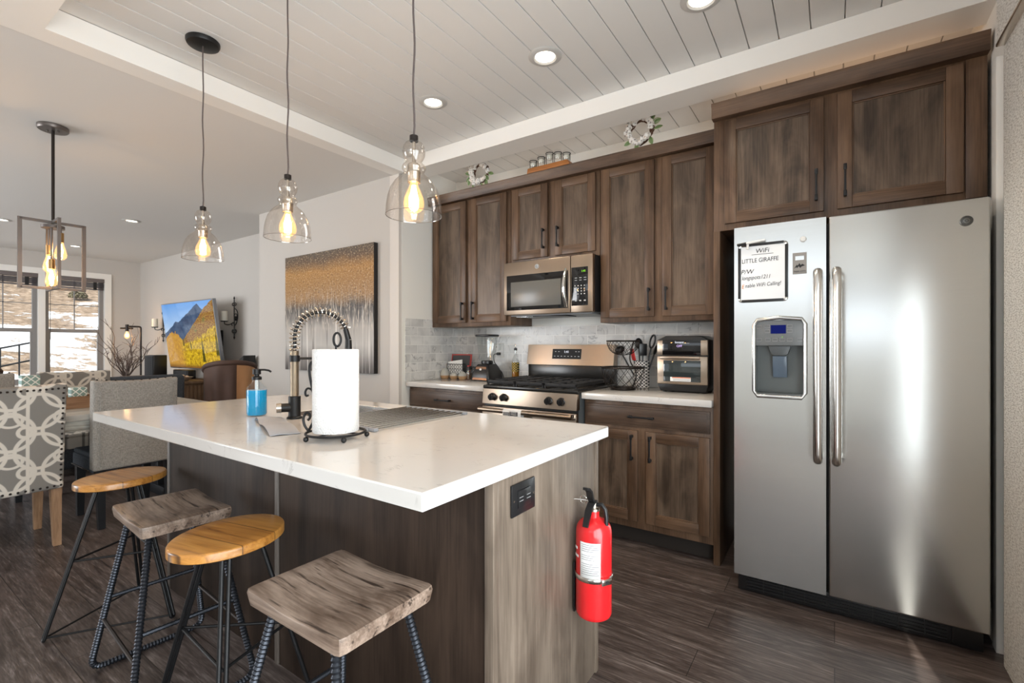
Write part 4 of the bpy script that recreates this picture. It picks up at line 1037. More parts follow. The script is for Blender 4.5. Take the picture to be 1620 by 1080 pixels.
MB().lathe([(0.0185, 0.0), (0.0199, 0.0), (0.0199, 0.267), (0.0185, 0.267), (0.0185, 0.0)], (hx, hy, ZI+0.0235), 24).build('core', pbr('brown card', (0.35, 0.24, 0.15), 0.8), t)
# spring faucet
fx, fy = -1.850, 1.112
t = thing('faucet', 'tall black and nickel spring faucet arching over the island sink', 'faucet', (fx, fy, ZI))
MB().lathe([(0.030, 0), (0.030, 0.006), (0.0235, 0.010), (0.0235, 0.092), (0, 0.092)], (fx, fy, ZI), 28).build('body', blackm, t)
mb = MB(); 
pr = []
for i in range(70): pr += [(0.0158, 0.092+i*0.0027), (0.0175, 0.092+i*0.0027+0.0013)]
mb.lathe(pr+[(0.0158, 0.281), (0, 0.281)], (fx, fy, ZI), 20); mb.build('ribbed_riser', nickel, t)
MB().lathe([(0.0, 0.236), (0.0205, 0.236), (0.0205, 0.260), (0, 0.260)], (fx, fy, ZI), 24).build('collar', blackm, t)
AD = Vector((0.42, 0.90, 0)).normalized()
fc = Vector((fx, fy, ZI))
arc = [fc+UP*(0.28+0.014*i) for i in range(5)]+[fc+AD*(0.105-0.105*math.cos(a))+UP*(0.336+0.108*math.sin(a)) for a in [PI*i/26 for i in range(1, 24)]]
end = arc[-1]
MB().tube(arc, 0.0075, 12).build('hose', blackm, t)
cps = resample(arc, 0.0012); coil = []
ax_ = Vector((0, 0, 1)).cross(AD).normalized()
for i, p in enumerate(cps):
    d = (cps[min(i+1, len(cps)-1)]-cps[max(i-1, 0)]).normalized(); n2 = d.cross(ax_).normalized()
    a = 2*PI*i*0.0012/0.0165
    coil.append(p+(ax_*math.cos(a)+n2*math.sin(a))*0.0195)
MB().tube(coil, 0.0024, 6).build('spring', nickel, t)
dn = (arc[-1]-arc[-2]).normalized()
MB().cyl(end, end+dn*0.03-UP*0.02, 0.011, 0.013, 16).build('hose_end', blackm, t)
q = end+dn*0.03-UP*0.02
MB().tube([q, q-UP*0.06, q-UP*0.11, q-UP*0.125+AD*0.004], 0.017, 16, rad=[0.0135, 0.0165, 0.020, 0.021]).build('spray_head', blackm, t)
MB().tube([fc+UP*0.248, fc+UP*0.248+AD*0.19], 0.0052, 8).build('docking_arm', blackm, t)
LV = -CR*0.9-CF*0.45; LV.normalize()
MB().cyl(fc+UP*0.046, fc+UP*0.046+LV*0.050, 0.0180, 0.0180, 20).build('side_lever_base', blackm, t)
MB().cyl(fc+UP*0.046+LV*0.050, fc+UP*0.046+LV*0.068, 0.0205, 0.0185, 20).build('side_lever_knob', nickel, t)
# soap dispenser
sx_, sy_ = -2.062, 1.066
t = thing('soap_bottle', 'clear pump bottle of blue soap standing on the island', 'soap bottle', (sx_, sy_, ZI))
MB().lathe([(0, 0), (0.036, 0), (0.0405, 0.006), (0.041, 0.02), (0.041, 0.112), (0.037, 0.124), (0.026, 0.135), (0.019, 0.142), (0.017, 0.150), (0.017, 0.158)], (sx_, sy_, ZI), 36).build('bottle', glass_b, t)
blue = pbr('blue liquid soap', (0.0, 0.33, 0.66), 0.06, 0, 0.5, emit=None)
MB().lathe([(0, 0.004), (0.036, 0.004), (0.0392, 0.010), (0.0392, 0.110), (0.0, 0.110)], (sx_, sy_, ZI), 36).build('liquid', blue, t)
MB().lathe([(0.0, 0.154), (0.0195, 0.154), (0.0195, 0.166), (0.0165, 0.168), (0.010, 0.170), (0.010, 0.176), (0.0165, 0.178), (0.0165, 0.200), (0.0, 0.201)], (sx_, sy_, ZI), 24).build('pump_collar', blackm, t)
MB().tube([Vector((sx_, sy_, ZI+0.194))+CR*a+UP*z for a, z in ((0.010, 0.003), (0.035, 0.003), (0.052, 0.0), (0.062, -0.006))], 0.0042, 8).build('spout', blackm, t)
MB().cyl((sx_, sy_, ZI+0.111), (sx_, sy_, ZI+0.156), 0.0075, seg=12).build('dip_tube', whitep, t)
# drying rack across the sink
t = thing('drying_rack', 'grey roll-up drying rack of steel rods lying across the island sink', 'drying rack', (-1.52, 1.33, ZI))
nr = 11
rod0 = None
for i in range(nr):
    xx = -1.340-i*0.0345
    M0 = MB().cyl((xx, 1.092, ZI+0.0065), (xx, 1.590, ZI+0.0065), 0.0052, seg=8)
    if rod0 is None: rod0 = M0.build('rod', steel, t)
    else:
        M0.bm.free(); c = rod0.copy(); COL.objects.link(c); c.parent = t; c.location = (-i*0.0345, 0, 0)
for yy in (1.090, 1.578):
    mb = MB()
    for i in range(nr):
        xx = -1.340-i*0.0345; mb.box(xx-0.0160, yy, ZI+0.0005, xx+0.0160, yy+0.020, ZI+0.0125, bev=0.003)
    mb.build('end_strip', pbr('grey silicone', (0.27, 0.28, 0.30), 0.6) if yy < 1.2 else bpy.data.materials['grey silicone'], t)
# folded grey cloth beneath the faucet
cl = thing('dish_cloth', 'grey dish cloth folded and curled under the faucet', 'cloth', (-1.74, 1.03, ZI))
c0 = Vector((-1.960, 1.005, ZI+0.002)); du = Vector((0.92, -0.36, 0)).normalized(); dv_ = Vector((0.36, 0.92, 0)).normalized()
def clothfn(u, v):
    z = 0.016*math.sin(min(1, u/0.35)*PI)*(1-0.5*v) if u < 0.35 else 0.012*math.sin((u-0.35)/0.65*PI)
    return c0+du*(u*0.44)+dv_*(v*0.095)+UP*max(0.001, z+0.003*math.sin(v*5))
MB().grid(clothfn, 40, 8, (0, 0, -0.0018)).build('cloth', pbr('blue grey cloth', (0.36, 0.375, 0.41), 0.85, bump=(300, 0.15)), cl)
t2 = MB().grid(lambda u, v: Vector((-1.965, 1.150, ZI+0.001))+du*(u*0.09)+dv_*(v*0.030)+UP*(0.004*math.sin(u*PI)), 12, 4, (0, 0, 0.0012)).build('paper_napkin', paper)
tag(t2, 'small white paper napkin lying behind the grey cloth on the island', 'napkin')

# ------------------------------------------------------------------ bar stools
def ribbed(P, r): 
    Q = resample(P, 0.0055)
    return Q, [r*(0.90 if i % 2 else 1.20) for i in range(len(Q))]
def square_stool(label, loc, rz):
    t = thing('bar_stool', label, 'stool', loc, rz, 'bar stools along the island', world=False)
    L, W = 0.183, 0.136; z0, z1 = 0.588, 0.630
    mb = MB(); nu, nv = 24, 14
    def rnd(u, v, z):
        x_ = (u*2-1)*L; y_ = (v*2-1)*W; r = 0.013      # rounded plan corners
        ax_, ay_ = abs(x_)-(L-r), abs(y_)-(W-r)
        if ax_ > 0 and ay_ > 0:
            m_ = max(ax_, ay_); k = m_/math.hypot(ax_, ay_); x_ = math.copysign(L-r+ax_*k, x_); y_ = math.copysign(W-r+ay_*k, y_)
        return x_, y_
    T = []; Bt = []
    for i in range(nu+1):
        T.append([]); Bt.append([])
        for j in range(nv+1):
            u, v = i/nu, j/nv; x_, y_ = rnd(u, v, 0)
            e = max(abs(u*2-1)**14, abs(v*2-1)**12)*0.005
            dip = 0.013*math.cos((u-0.5)*PI)**1.4*(0.6+0.4*math.cos((v-0.5)*PI))
            T[i].append(mb.bm.verts.new((x_, y_, z1-dip-e))); Bt[i].append(mb.bm.verts.new((x_*0.985, y_*0.98, z0)))
    for i in range(nu):
        for j in range(nv):
            mb._f([T[i][j], T[i+1][j], T[i+1][j+1], T[i][j+1]]); mb._f([Bt[i][j], Bt[i][j+1], Bt[i+1][j+1], Bt[i+1][j]])
    ring = [(i, 0) for i in range(nu)]+[(nu, j) for j in range(nv)]+[(i, nv) for i in range(nu, 0, -1)]+[(0, j) for j in range(nv, 0, -1)]
    mid = [mb.bm.verts.new(Vector((T[a][b].co.x*1.012, T[a][b].co.y*1.014, z1-0.015))) for a, b in ring]
    n = len(ring)
    for k in range(n):
        a, b = ring[k], ring[(k+1) % n]; m0, m1 = mid[k], mid[(k+1) % n]
        mb._f([T[a[0]][a[1]], m0, m1, T[b[0]][b[1]]]); mb._f([m0, Bt[a[0]][a[1]], Bt[b[0]][b[1]], m1])
    mb.build('seat', seat_grey, t, smooth=50)
    MB().box(-0.135, -0.105, 0.580, 0.135, 0.105, 0.5875).build('mounting_plate', rebar_m, t)
    r = 0.0100; tx_, ty_, fx_, fy_ = 0.120, 0.098, 0.255, 0.185
    def at(s, sg, k): # point along a leg: k=0 top, 1 foot
        return Vector((s*(tx_+(fx_-tx_)*k), sg*(ty_+(fy_-ty_)*k), 0.583+(r+0.001-0.583)*k))
    for s in (-1, 1):
        P, rad = ribbed(fillet([at(s, -1, 0), at(s, -1, 1), at(s, 1, 1), at(s, 1, 0)], 0.05, 8), r)
        MB().tube(P, r, 8, rad=rad).build('leg_loop', rebar_m, t)
        P, rad = ribbed([at(s, -1, 0.52), at(s, 1, 0.52)], 0.0072)
        MB().tube(P, 0.0072, 8, rad=rad).build('crossbar', rebar_m, t)
    for sg in (-1, 1):
        MB().tube([at(-1, sg, 0.66), at(1, sg, 0.66)], 0.0065, 8).build('stretcher', bronze, t)
    return t
def oval_stool(label, loc, rz, feet, floor_rods):
    t = thing('bar_stool', label, 'stool', loc, 0, 'bar stools along the island', world=False)
    a_, b_ = 0.140, 0.170; z0, z1 = 0.600, 0.630; N = 56
    mb = MB()
    def rg(k, z): return [mb.bm.verts.new((a_*k*math.cos(q), b_*k*math.sin(q), z)) for q in [2*PI*i/N for i in range(N)]]
    R_ = [rg(0.96, z0), rg(1.0, z0+0.004), rg(1.0, z1-0.005), rg(0.985, z1-0.001), rg(0.97, z1), rg(0.6, z1)]
    for A, B in zip(R_, R_[1:]):
        for k in range(N): mb._f([A[k], A[(k+1) % N], B[(k+1) % N], B[k]])
    mb._f(R_[0][::-1]); mb._f(R_[-1])
    so = mb.build('seat', seat_orange, t); so.rotation_euler = (0, 0, rz)
    MB().lathe([(0, 0.594), (0.10, 0.594), (0.10, 0.5995), (0, 0.5995)], seg=32).build('mounting_ring', blackm, t)
    def leg_pt(k, f): # f 0 top .. 1 foot
        ang, rad_ = feet[k]; d = Vector((math.cos(ang), math.sin(ang), 0)); return d*(0.085+(rad_-0.085)*f)+UP*(0.594+(0.0075-0.594)*f)
    for k, (ang, rad_) in enumerate(feet):
        d = Vector((math.cos(ang), math.sin(ang), 0)); s = Vector((-d.y, d.x, 0))
        P = fillet([leg_pt(k, 0)+s*0.0095, leg_pt(k, 1)+s*0.0085, leg_pt(k, 1)-s*0.0085, leg_pt(k, 0)-s*0.0095], 0.008, 5)
        MB().tube(P, 0.0066, 10).build('leg', blackm, t)
    for k in range(3):
        j = (k+1) % 3
        MB().tube([leg_pt(k, 0.50), leg_pt(j, 0.50)], 0.0048, 8).build('stretcher', blackm, t)
    for k, j in floor_rods:
        MB().tube([leg_pt(k, 0.985), leg_pt(j, 0.985)], 0.0042, 8).build('floor_rod', blackm, t)
    return t
rd_ = math.radians
oval_stool('orange oval-topped bar stool farthest along the island, beside the dining chairs', (-2.660, 0.772, 0), rd_(8), [(rd_(28), 0.25), (rd_(147), 0.255), (rd_(266), 0.255)], ((2, 0), (2, 1)))
square_stool('weathered grey square-seated bar stool between the two orange oval stools', (-2.020, 0.734, 0), rd_(-4))
oval_stool('orange oval-topped bar stool between the two grey square stools', (-1.575, 0.728, 0), rd_(12), [(rd_(63), 0.25), (rd_(200), 0.29), (rd_(330), 0.26)], ())
square_stool('weathered grey square-seated bar stool nearest the camera', (-1.004, 0.723, 0), 0)

# ------------------------------------------------------------------ lights
PROF = [(0.0905, 0), (0.0900, 0.012), (0.0885, 0.035), (0.0840, 0.062), (0.0755, 0.088), (0.0620, 0.110), (0.0480, 0.124), (0.0375, 0.133), (0.0320, 0.140), (0.0345, 0.146), (0.0385, 0.153), (0.0385, 0.160), (0.0340, 0.167), (0.0265, 0.172), (0.0250, 0.177), (0.0300, 0.185), (0.0355, 0.197), (0.0372, 0.210), (0.0350, 0.224), (0.0280, 0.237), (0.0140, 0.246)]
glass_r = thin_glass('glass rim', (0.90, 0.86, 0.82), 0.9)
def pendant(label, loc, zr):
    t = thing('pendant_light', label, 'pendant light', (loc[0], loc[1], zr), 0, 'glass pendants over the island', world=False)
    H = ZC-zr
    MB().lathe(PROF, seg=48).build('glass_shade', glass_s, t)
    MB().tube([(0.0898*math.cos(a), 0.0898*math.sin(a), 0.0008) for a in [2*PI*i/64 for i in range(64)]], 0.0014, 6, closed=True).build('rim', glass_r, t)
    MB().lathe([(0.014, 0.244), (0.014, 0.262), (0.006, 0.266), (0, 0.266)], seg=16).build('cap', bronze, t)
    P = [Vector((0.0018*math.sin(i*0.9), 0.0018*math.cos(i*0.7), 0.262+(H-0.025-0.262)*i/24)) for i in range(25)]
    P[0].x = P[0].y = 0
    MB().tube(P, 0.0032, 8).build('cord', pbr('brown grey fabric cord', (0.10, 0.075, 0.07), 0.7) if 'brown grey fabric cord' not in bpy.data.materials else bpy.data.materials['brown grey fabric cord'], t)
    MB().lathe([(0, H-0.026), (0.060, H-0.026), (0.070, H-0.022), (0.0745, H-0.012), (0.0745, H-0.0015), (0, H-0.0015)], seg=40).build('canopy', blackm, t)
    MB().cyl((0, 0, 0.244), (0, 0, 0.165), 0.006, seg=12).build('stem', nickel, t)
    MB().lathe([(0, 0.170), (0.018, 0.170), (0.0205, 0.166), (0.0205, 0.148), (0.0215, 0.146), (0.0215, 0.138), (0.0205, 0.136), (0.0205, 0.108), (0, 0.108)], seg=24).build('socket', nickel, t)
    b = MB().lathe([(0.012, 0.108), (0.014, 0.098), (0.022, 0.080), (0.031, 0.058), (0.0335, 0.040), (0.030, 0.024), (0.018, 0.013), (0, 0.010)], seg=24).build('bulb', glass_a, t)
    mb = MB()
    for i in range(8):
        a = 2*PI*i/8; mb.tube([(0.005*math.cos(a), 0.005*math.sin(a), 0.100), (0.0125*math.cos(a+0.3), 0.0125*math.sin(a+0.3), 0.062), (0.006*math.cos(a+0.6), 0.006*math.sin(a+0.6), 0.026)], 0.0016, 5)
    mb.build('filament', filament, b)
    L = lamp('pendant_glow', 'POINT', (0, 0, 0.058), (0, 0, 0), 5.5, (1, 0.66, 0.34), shadow_soft_size=0.02); L.parent = t
    return t
pendant('clear glass pendant light hung highest in the picture, nearest the wall cabinets', (-1.140, 1.10), 1.642)
pendant('clear glass pendant light in the middle of the three over the island', (-1.872, 1.095), 1.660)
pendant('clear glass pendant light farthest along the island with its black canopy showing', (-2.615, 1.085), 1.648)
# dining chandelier
cxx, cyy = -4.189, 0.856
t = thing('chandelier', 'square bronze cage chandelier with three bulbs over the dining table', 'chandelier', (cxx, cyy, ZL), world=True)
MB().lathe([(0, -0.028), (0.073, -0.028), (0.078, -0.022), (0.078, -0.0015), (0, -0.0015)], (cxx, cyy, ZL), 40).build('canopy', pbr('grey bronze', (0.15, 0.13, 0.12), 0.38, 0.7), t)
gb = bpy.data.materials['grey bronze']
for a in (0.8, 0.8+PI): MB().ball((cxx+0.03*math.cos(a), cyy+0.03*math.sin(a), ZL-0.031), 0.006, 10).build('canopy_screw', gb, t)
MB().cyl((cxx, cyy, ZL-0.028), (cxx, cyy, 2.025), 0.0085, seg=14).build('stem', bronze, t)
z0, z1 = 1.575, 2.020
for d in (Vector((0.02, 0.998, 0)), Vector((0.998, -0.02, 0))):
    h = 0.152; mb = MB(); ang = math.atan2(d.y, d.x); M = Matrix.Translation((cxx, cyy, 0)) @ Matrix.Rotation(ang, 4, 'Z')
    for s in (-1, 1): mb.box(s*h-0.010, -0.008, z0, s*h+0.010, 0.008, z1, M=M)
    mb.box(-h, -0.008, z0, h, 0.008, z0+0.016, M=M).box(-h, -0.008, z1-0.016, h, 0.008, z1, M=M)
    mb.build('cage_frame', gb, t, smooth=0)
MB().lathe([(0, 1.972), (0.058, 1.972), (0.058, 1.990), (0, 1.990)], (cxx, cyy, 0), 32).build('hub', gb, t)
for dx, dy, zs in ((0.030, 0.030, 1.945), (-0.030, -0.012, 1.865), (0.026, -0.012, 1.770)):
    p = Vector((cxx+dx, cyy+dy, 0))
    MB().cyl(p+UP*1.975, p+UP*zs, 0.0065, seg=10).build('drop_rod', gb, t)
    MB().cyl(p+UP*zs, p+UP*(zs-0.062), 0.017, seg=18).build('socket', pbr('aged brass', (0.40, 0.24, 0.10), 0.3, 0.9) if 'aged brass' not in bpy.data.materials else bpy.data.materials['aged brass'], t)
    b = MB().lathe([(0.013, -0.060), (0.016, -0.075), (0.026, -0.110), (0.032, -0.140), (0.030, -0.158), (0.018, -0.172), (0, -0.175)], p+UP*zs, 20).build('bulb', glass_a, t)
    mb = MB()
    for i in range(7):
        a = 2*PI*i/7; mb.tube([p+UP*(zs-0.072)+Vector((0.004*math.cos(a), 0.004*math.sin(a), 0)), p+UP*(zs-0.115)+Vector((0.012*math.cos(a+0.3), 0.012*math.sin(a+0.3), 0)), p+UP*(zs-0.155)+Vector((0.008*math.cos(a+0.5), 0.008*math.sin(a+0.5), 0))], 0.0016, 5)
    mb.build('filament', filament, b)
    L = lamp('chandelier_glow', 'POINT', (dx, dy, zs-0.12-ZL), (0, 0, 0), 3.0, (1, 0.66, 0.34), shadow_soft_size=0.02); L.parent = t
# recessed ceiling lights
def downlight(label, x_, y_, zc, w=0):
    t = thing('recessed_light', label, 'ceiling light', (x_, y_, zc), 0, 'recessed lights in the ceilings', world=False)
    MB().lathe([(0.053, -0.003), (0.060, -0.009), (0.080, -0.007), (0.088, -0.0015), (0.088, -0.0005), (0.053, -0.0005)], seg=40).build('trim_ring', pbr('downlight trim white', (0.52, 0.51, 0.49), 0.5) if 'downlight trim white' not in bpy.data.materials else bpy.data.materials['downlight trim white'], t)
    MB().lathe([(0, -0.0015), (0.0525, -0.0015), (0.0525, -0.0008), (0, -0.0008)], seg=32).build('lens', can_glow, t)
    if w:
        L = lamp('downlight_beam', 'SPOT', (0, 0, -0.015), (0, 0, 0), w, (1, 0.86, 0.68), spot_size=2.2, spot_blend=0.8, shadow_soft_size=0.05); L.parent = t
downlight('lit recessed ceiling light cut by the top edge of the picture, toward the refrigerator', -0.484, 2.185, ZC, 27)
downlight('lit recessed ceiling light in the shiplap, middle one of the kitchen row', -1.262, 2.160, ZC, 27)
downlight('lit recessed ceiling light beside the nearest glass pendant', -2.079, 2.170, ZC, 27)
downlight('recessed ceiling light over the living room, right of the chandelier', -6.633, 2.012, ZL, 8)
downlight('recessed ceiling light at the left edge of the picture', -7.783, 1.162, ZL, 8)
downlight('recessed ceiling light seen beyond the chandelier cage near the far windows', -9.001, 2.073, ZL, 8)

# ------------------------------------------------------------------ textured shade at the right edge
def shade_mat():
    m, n, l, b = newmat('textured pale shade fabric'); x = NX(n, l); o = x.obj()
    g = x.noise(x.mapping(o, (1, 60, 240), (0, 0, 0), (0.55, 0, 0)), 1.0, 3, 0.6)
    f = x.smooth(g, 0.38, 0.56)
    l.new(x.mix(f, (0.52, 0.50, 0.46), (0.88, 0.87, 0.83)), b.inputs['Base Color']); b.inputs['Roughness'].default_value = 0.85
    x.bump(g, 0.5, b, 0.003); return m
shm = shade_mat()
t = thing('panel_shade', 'textured pale fabric shade hanging at the right edge beside the refrigerator', 'window shade', (0.53, 1.9, 0.008))
MB().box(0.528, 1.22, 0.008, 0.534, 2.522, 2.36, bev=0.001).build('fabric_panel', shm, t)
MB().box(0.505, 1.22, 2.355, 0.548, 2.505, 2.56, bev=0.003).build('valance', shm, t)
MB().box(0.503, 1.22, 2.343, 0.546, 2.508, 2.3545, bev=0.002).build('bottom_rail', nickel, t)

# ------------------------------------------------------------------ small things on the alcove worktop
ZW = 0.9145
for k, (px_, py_, s, lab) in enumerate(((-2.905, 3.185, 1.0, 'leftmost of three grey garlic-shaped pots in the alcove, with tall stem'), (-2.790, 3.175, 0.9, 'squat grey pot with tan foot, between two look-alike pots before the wire basket'), (-2.700, 3.185, 0.93, 'rightmost of three grey garlic-shaped pots, next to the spice jars'))):
    t = thing('ceramic_pot', lab, 'pot', (px_, py_, ZW), 0, 'garlic-shaped pots in the alcove')
    MB().lathe([(0, 0), (0.030*s, 0), (0.038*s, 0.010), (0.042*s, 0.026), (0.0425*s, 0.030)], (px_, py_, ZW), 24).build('foot', pbr('tan raw clay', (0.40, 0.24, 0.12), 0.7) if k == 0 else bpy.data.materials['tan raw clay'], t)
    top = 0.098 if k == 0 else (0.062 if k == 1 else 0.072)
    MB().lathe([(0.0425*s, 0.030), (0.0415*s, 0.030+(top-0.030)*0.25), (0.034*s, 0.030+(top-0.030)*0.55), (0.020*s, 0.030+(top-0.030)*0.80), (0.011*s, top-0.004), (0.008*s, top), (0, top)], (px_, py_, ZW), 24).build('body', pbr('grey glaze', (0.42, 0.42, 0.39), 0.35) if k == 0 else bpy.data.materials['grey glaze'], t)
# red framed board, wire basket, papers and cloth
t = thing('framed_board', 'dark board in a red frame leaning behind the wire basket', 'frame', (-2.85, 3.315, ZW))
M = Matrix.Translation((0, 3.30, ZW)) @ Matrix.Rotation(-0.16, 4, 'X') @ Matrix.Translation((0, -3.30, -ZW))
MB().box(-2.955, 3.30, ZW+0.004, -2.735, 3.308, ZW+0.215, M=M).build('board', pbr('slate grey card', (0.09, 0.095, 0.10), 0.6), t)
mb = MB()
mb.box(-2.960, 3.296, ZW+0.001, -2.951, 3.310, ZW+0.22, M=M).box(-2.739, 3.296, ZW+0.001, -2.730, 3.310, ZW+0.22, M=M).box(-2.951, 3.296, ZW+0.210, -2.739, 3.310, ZW+0.22, M=M).box(-2.951, 3.296, ZW+0.001, -2.739, 3.310, ZW+0.010, M=M)
mb.xform(Matrix.Translation((0.012, 0, 0))).build('frame', pbr('faded red frame', (0.55, 0.08, 0.07), 0.5), t, smooth=0)
t = thing('wire_basket', 'black wire letter basket lined with checked cloth beside the blender', 'basket', (-2.83, 3.25, ZW))
bx0, bx1, by0, by1, bh = -2.915, -2.735, 3.222, 3.275, 0.130
mb = MB()
for z_ in (0.004, 0.045, 0.087, bh): mb.tube([(bx0, by0, ZW+z_), (bx1, by0, ZW+z_), (bx1, by1, ZW+z_), (bx0, by1, ZW+z_)], 0.0016 if z_ < bh else 0.0025, 6, closed=True)
for i in range(9):
    xx = bx0+(bx1-bx0)*i/8
    mb.tube([(xx, by0, ZW+bh), (xx, by0, ZW+0.003), (xx, by1, ZW+0.003), (xx, by1, ZW+bh)], 0.0013, 5)
mb.build('wire_frame', blackm, t)
tag(MB().box(bx0+0.006, by0+0.004, ZW+0.006, bx1-0.006, by0+0.010, ZW+0.135, bev=0.001).build('checked_cloth', plaid_m), 'grey and white checked cloth folded inside the wire basket', 'cloth')
mb = MB().prism([(bx0+0.004, ZW+0.01), (bx1-0.010, ZW+0.01), (bx1-0.016, ZW+0.172), (bx0+0.0, ZW+0.150)], by0+0.016, by0+0.022, 'y')
tag(mb.build('paper_card', paper), 'white card standing tilted in the wire basket', 'card')
jm = pbr('spice brown', (0.16, 0.08, 0.035), 0.6)
for k, (jx, jy, cap, lab) in enumerate(((-2.655, 3.215, red_m, 'spice jar with black and red lid, next to the garlic-shaped pots'), (-2.597, 3.225, blackpl, 'spice jar with dark lid, touching the left side of the blender base'), (-2.690, 3.275, blackpl, 'spice jar standing behind, close to the wire basket corner'))):
    t = thing('spice_jar', lab, 'jar', (jx, jy, ZW), 0, 'spice jars left of the blender')
    MB().lathe([(0, 0), (0.020, 0), (0.021, 0.003), (0.021, 0.070), (0.017, 0.080), (0.017, 0.084)], (jx, jy, ZW), 20).build('glass', glass_c, t)
    MB().lathe([(0, 0.003), (0.0195, 0.003), (0.0195, 0.052), (0, 0.052)], (jx, jy, ZW), 20).build('contents', jm, t)
    MB().lathe([(0, 0.083), (0.020, 0.083), (0.020, 0.112), (0.018, 0.115), (0, 0.115)], (jx, jy, ZW), 20).build('lid', cap if k != 0 else blackpl, t)
    if k == 0: MB().lathe([(0, 0.1152), (0.012, 0.1152), (0.010, 0.122), (0, 0.122)], (jx, jy, ZW), 16).build('lid_top', red_m, t)
# blender
bx, by = -2.450, 3.215
t = blender = thing('blender', 'black blender with a clear jar standing on the alcove worktop', 'blender', (bx, by, ZW))
mb = MB()
lev = [(0.004, 0.098, 0.105), (0.020, 0.098, 0.108), (0.075, 0.088, 0.098), (0.120, 0.070, 0.080), (0.140, 0.060, 0.066)]
rows = []
for z_, hx_, hy_ in lev:
    r = 0.022; ring = []
    for cx_, cy_, a0 in ((1, 1, 0), (-1, 1, PI/2), (-1, -1, PI), (1, -1, 1.5*PI)):
        for i in range(5):
            a = a0+PI/2*i/4; ring.append(mb.bm.verts.new((bx+cx_*(hx_-r)+r*math.cos(a), by+cy_*(hy_-r)+r*math.sin(a), ZW+z_)))
    rows.append(ring)
for A, B in zip(rows, rows[1:]):
    for k in range(20): mb._f([A[k], A[(k+1) % 20], B[(k+1) % 20], B[k]])
mb._f(rows[0][::-1]); mb._f(rows[-1])
mb.build('motor_base', blackpl, t)
mb = MB()
mb.grid(lambda u, v: Vector((bx-0.075+0.15*u-(u-0.5)*0.045*v, by-0.1085+0.026*v+0.002*v*v, ZW+0.012+0.108*v)), 8, 8, (0, -0.002, 0))
mb.build('front_plate', pbr('copper sheen front', (0.22, 0.13, 0.085), 0.28, 0.8), t)
MB().lathe([(0, 0), (0.013, 0), (0.013, 0.002), (0, 0.002)], M=Matrix.Translation((bx, by-0.0905, ZW+0.098)) @ Matrix.Rotation(PI/2-0.25, 4, 'X'), sy=0.7, seg=18).build('maker_badge', chrome, t)
MB().lathe([(0.046, 0.140), (0.052, 0.146), (0.050, 0.168), (0.040, 0.172), (0, 0.172)], (bx, by, ZW), 24).build('coupling', blackpl, t)
mb = MB()
rows = []
for z_, h in ((0.172, 0.052), (0.20, 0.056), (0.30, 0.064), (0.375, 0.070)):
    r = 0.018; ring = []
    for cx_, cy_, a0 in ((1, 1, 0), (-1, 1, PI/2), (-1, -1, PI), (1, -1, 1.5*PI)):
        for i in range(5):
            a = a0+PI/2*i/4; ring.append(mb.bm.verts.new((bx+cx_*(h-r)+r*math.cos(a), by+cy_*(h-r)+r*math.sin(a), ZW+z_)))
    rows.append(ring)
for A, B in zip(rows, rows[1:]):
    for k in range(20): mb._f([A[k], A[(k+1) % 20], B[(k+1) % 20], B[k]])
jar = mb.build('jar', glass_j, t)
MB().box(bx-0.074, by-0.074, ZW+0.373, bx+0.074, by+0.074, ZW+0.392, bev=0.006).build('jar_lid', blackpl, t)
MB().box(bx-0.048, by-0.0672, ZW+0.30, bx-0.018, by-0.0655, ZW+0.302).build('measure_mark', grey_ink, jar)
# wall outlet, plug-in and the blender's cord
t = thing('wall_outlet', 'white double wall outlet on the marble tile right of the blender', 'outlet', (-2.44, 3.386, 1.17))
MB().box(-2.478, 3.3835, 1.110, -2.400, 3.3895, 1.232, bev=0.002).build('cover_plate', whitep, t)
MB().box(-2.455, 3.3815, 1.120, -2.423, 3.3838, 1.160, bev=0.002).build('receptacle', whitep, t)
t = thing('plug_in', 'small white plug-in device in the upper socket of the wall outlet', 'plug', (-2.45, 3.37, 1.19))
MB().box(-2.474, 3.352, 1.172, -2.428, 3.383, 1.226, bev=0.006).build('body', whitep, t)
MB().box(-2.455, 3.3505, 1.196, -2.447, 3.3522, 1.203).build('sensor_dot', ink, t)
pw = MB().box(-2.452, 3.350, 1.128, -2.424, 3.3805, 1.152, bev=0.004).build('plug', blackpl, blender)
MB().tube(resample(fillet([(-2.450, 3.352, 1.140), (-2.470, 3.335, 1.135), (-2.470, 3.335, 1.08), (-2.425, 3.33, 1.02), (-2.355, 3.30, 0.985), (-2.33, 3.29, 0.935), (-2.345, 3.30, 0.9195), (-2.39, 3.33, 0.9195)], 0.04), 0.01), 0.0042, 8).build('cable', blackpl, pw)
# oil bottle and spoon rest
ox, oy = -2.185, 3.255
t = thing('oil_bottle', 'slim patterned oil bottle with pourer beside the range backguard', 'bottle', (ox, oy, ZW))
MB().lathe([(0, 0), (0.029, 0), (0.031, 0.004), (0.031, 0.165), (0.027, 0.180), (0.014, 0.212), (0.0115, 0.232), (0.0115, 0.262)], (ox, oy, ZW), 24).build('glass', glass_c, t)
MB().lathe([(0, 0.003), (0.0295, 0.003), (0.0295, 0.098), (0, 0.098)], (ox, oy, ZW), 24).build('oil', pbr('amber oil', (0.30, 0.12, 0.008), 0.08), t)
MB().lathe([(0.0312, 0.080), (0.0314, 0.158)], (ox, oy, ZW), 24).build('pattern_print', oil_l, t)
MB().lathe([(0, 0.258), (0.0135, 0.258), (0.0135, 0.275), (0.006, 0.280), (0, 0.280)], (ox, oy, ZW), 16).build('stopper', blackpl, t)
MB().tube([(ox, oy, ZW+0.278), (ox, oy, ZW+0.298), (ox-0.006, oy, ZW+0.312)], 0.003, 8).build('pourer', chrome, t)
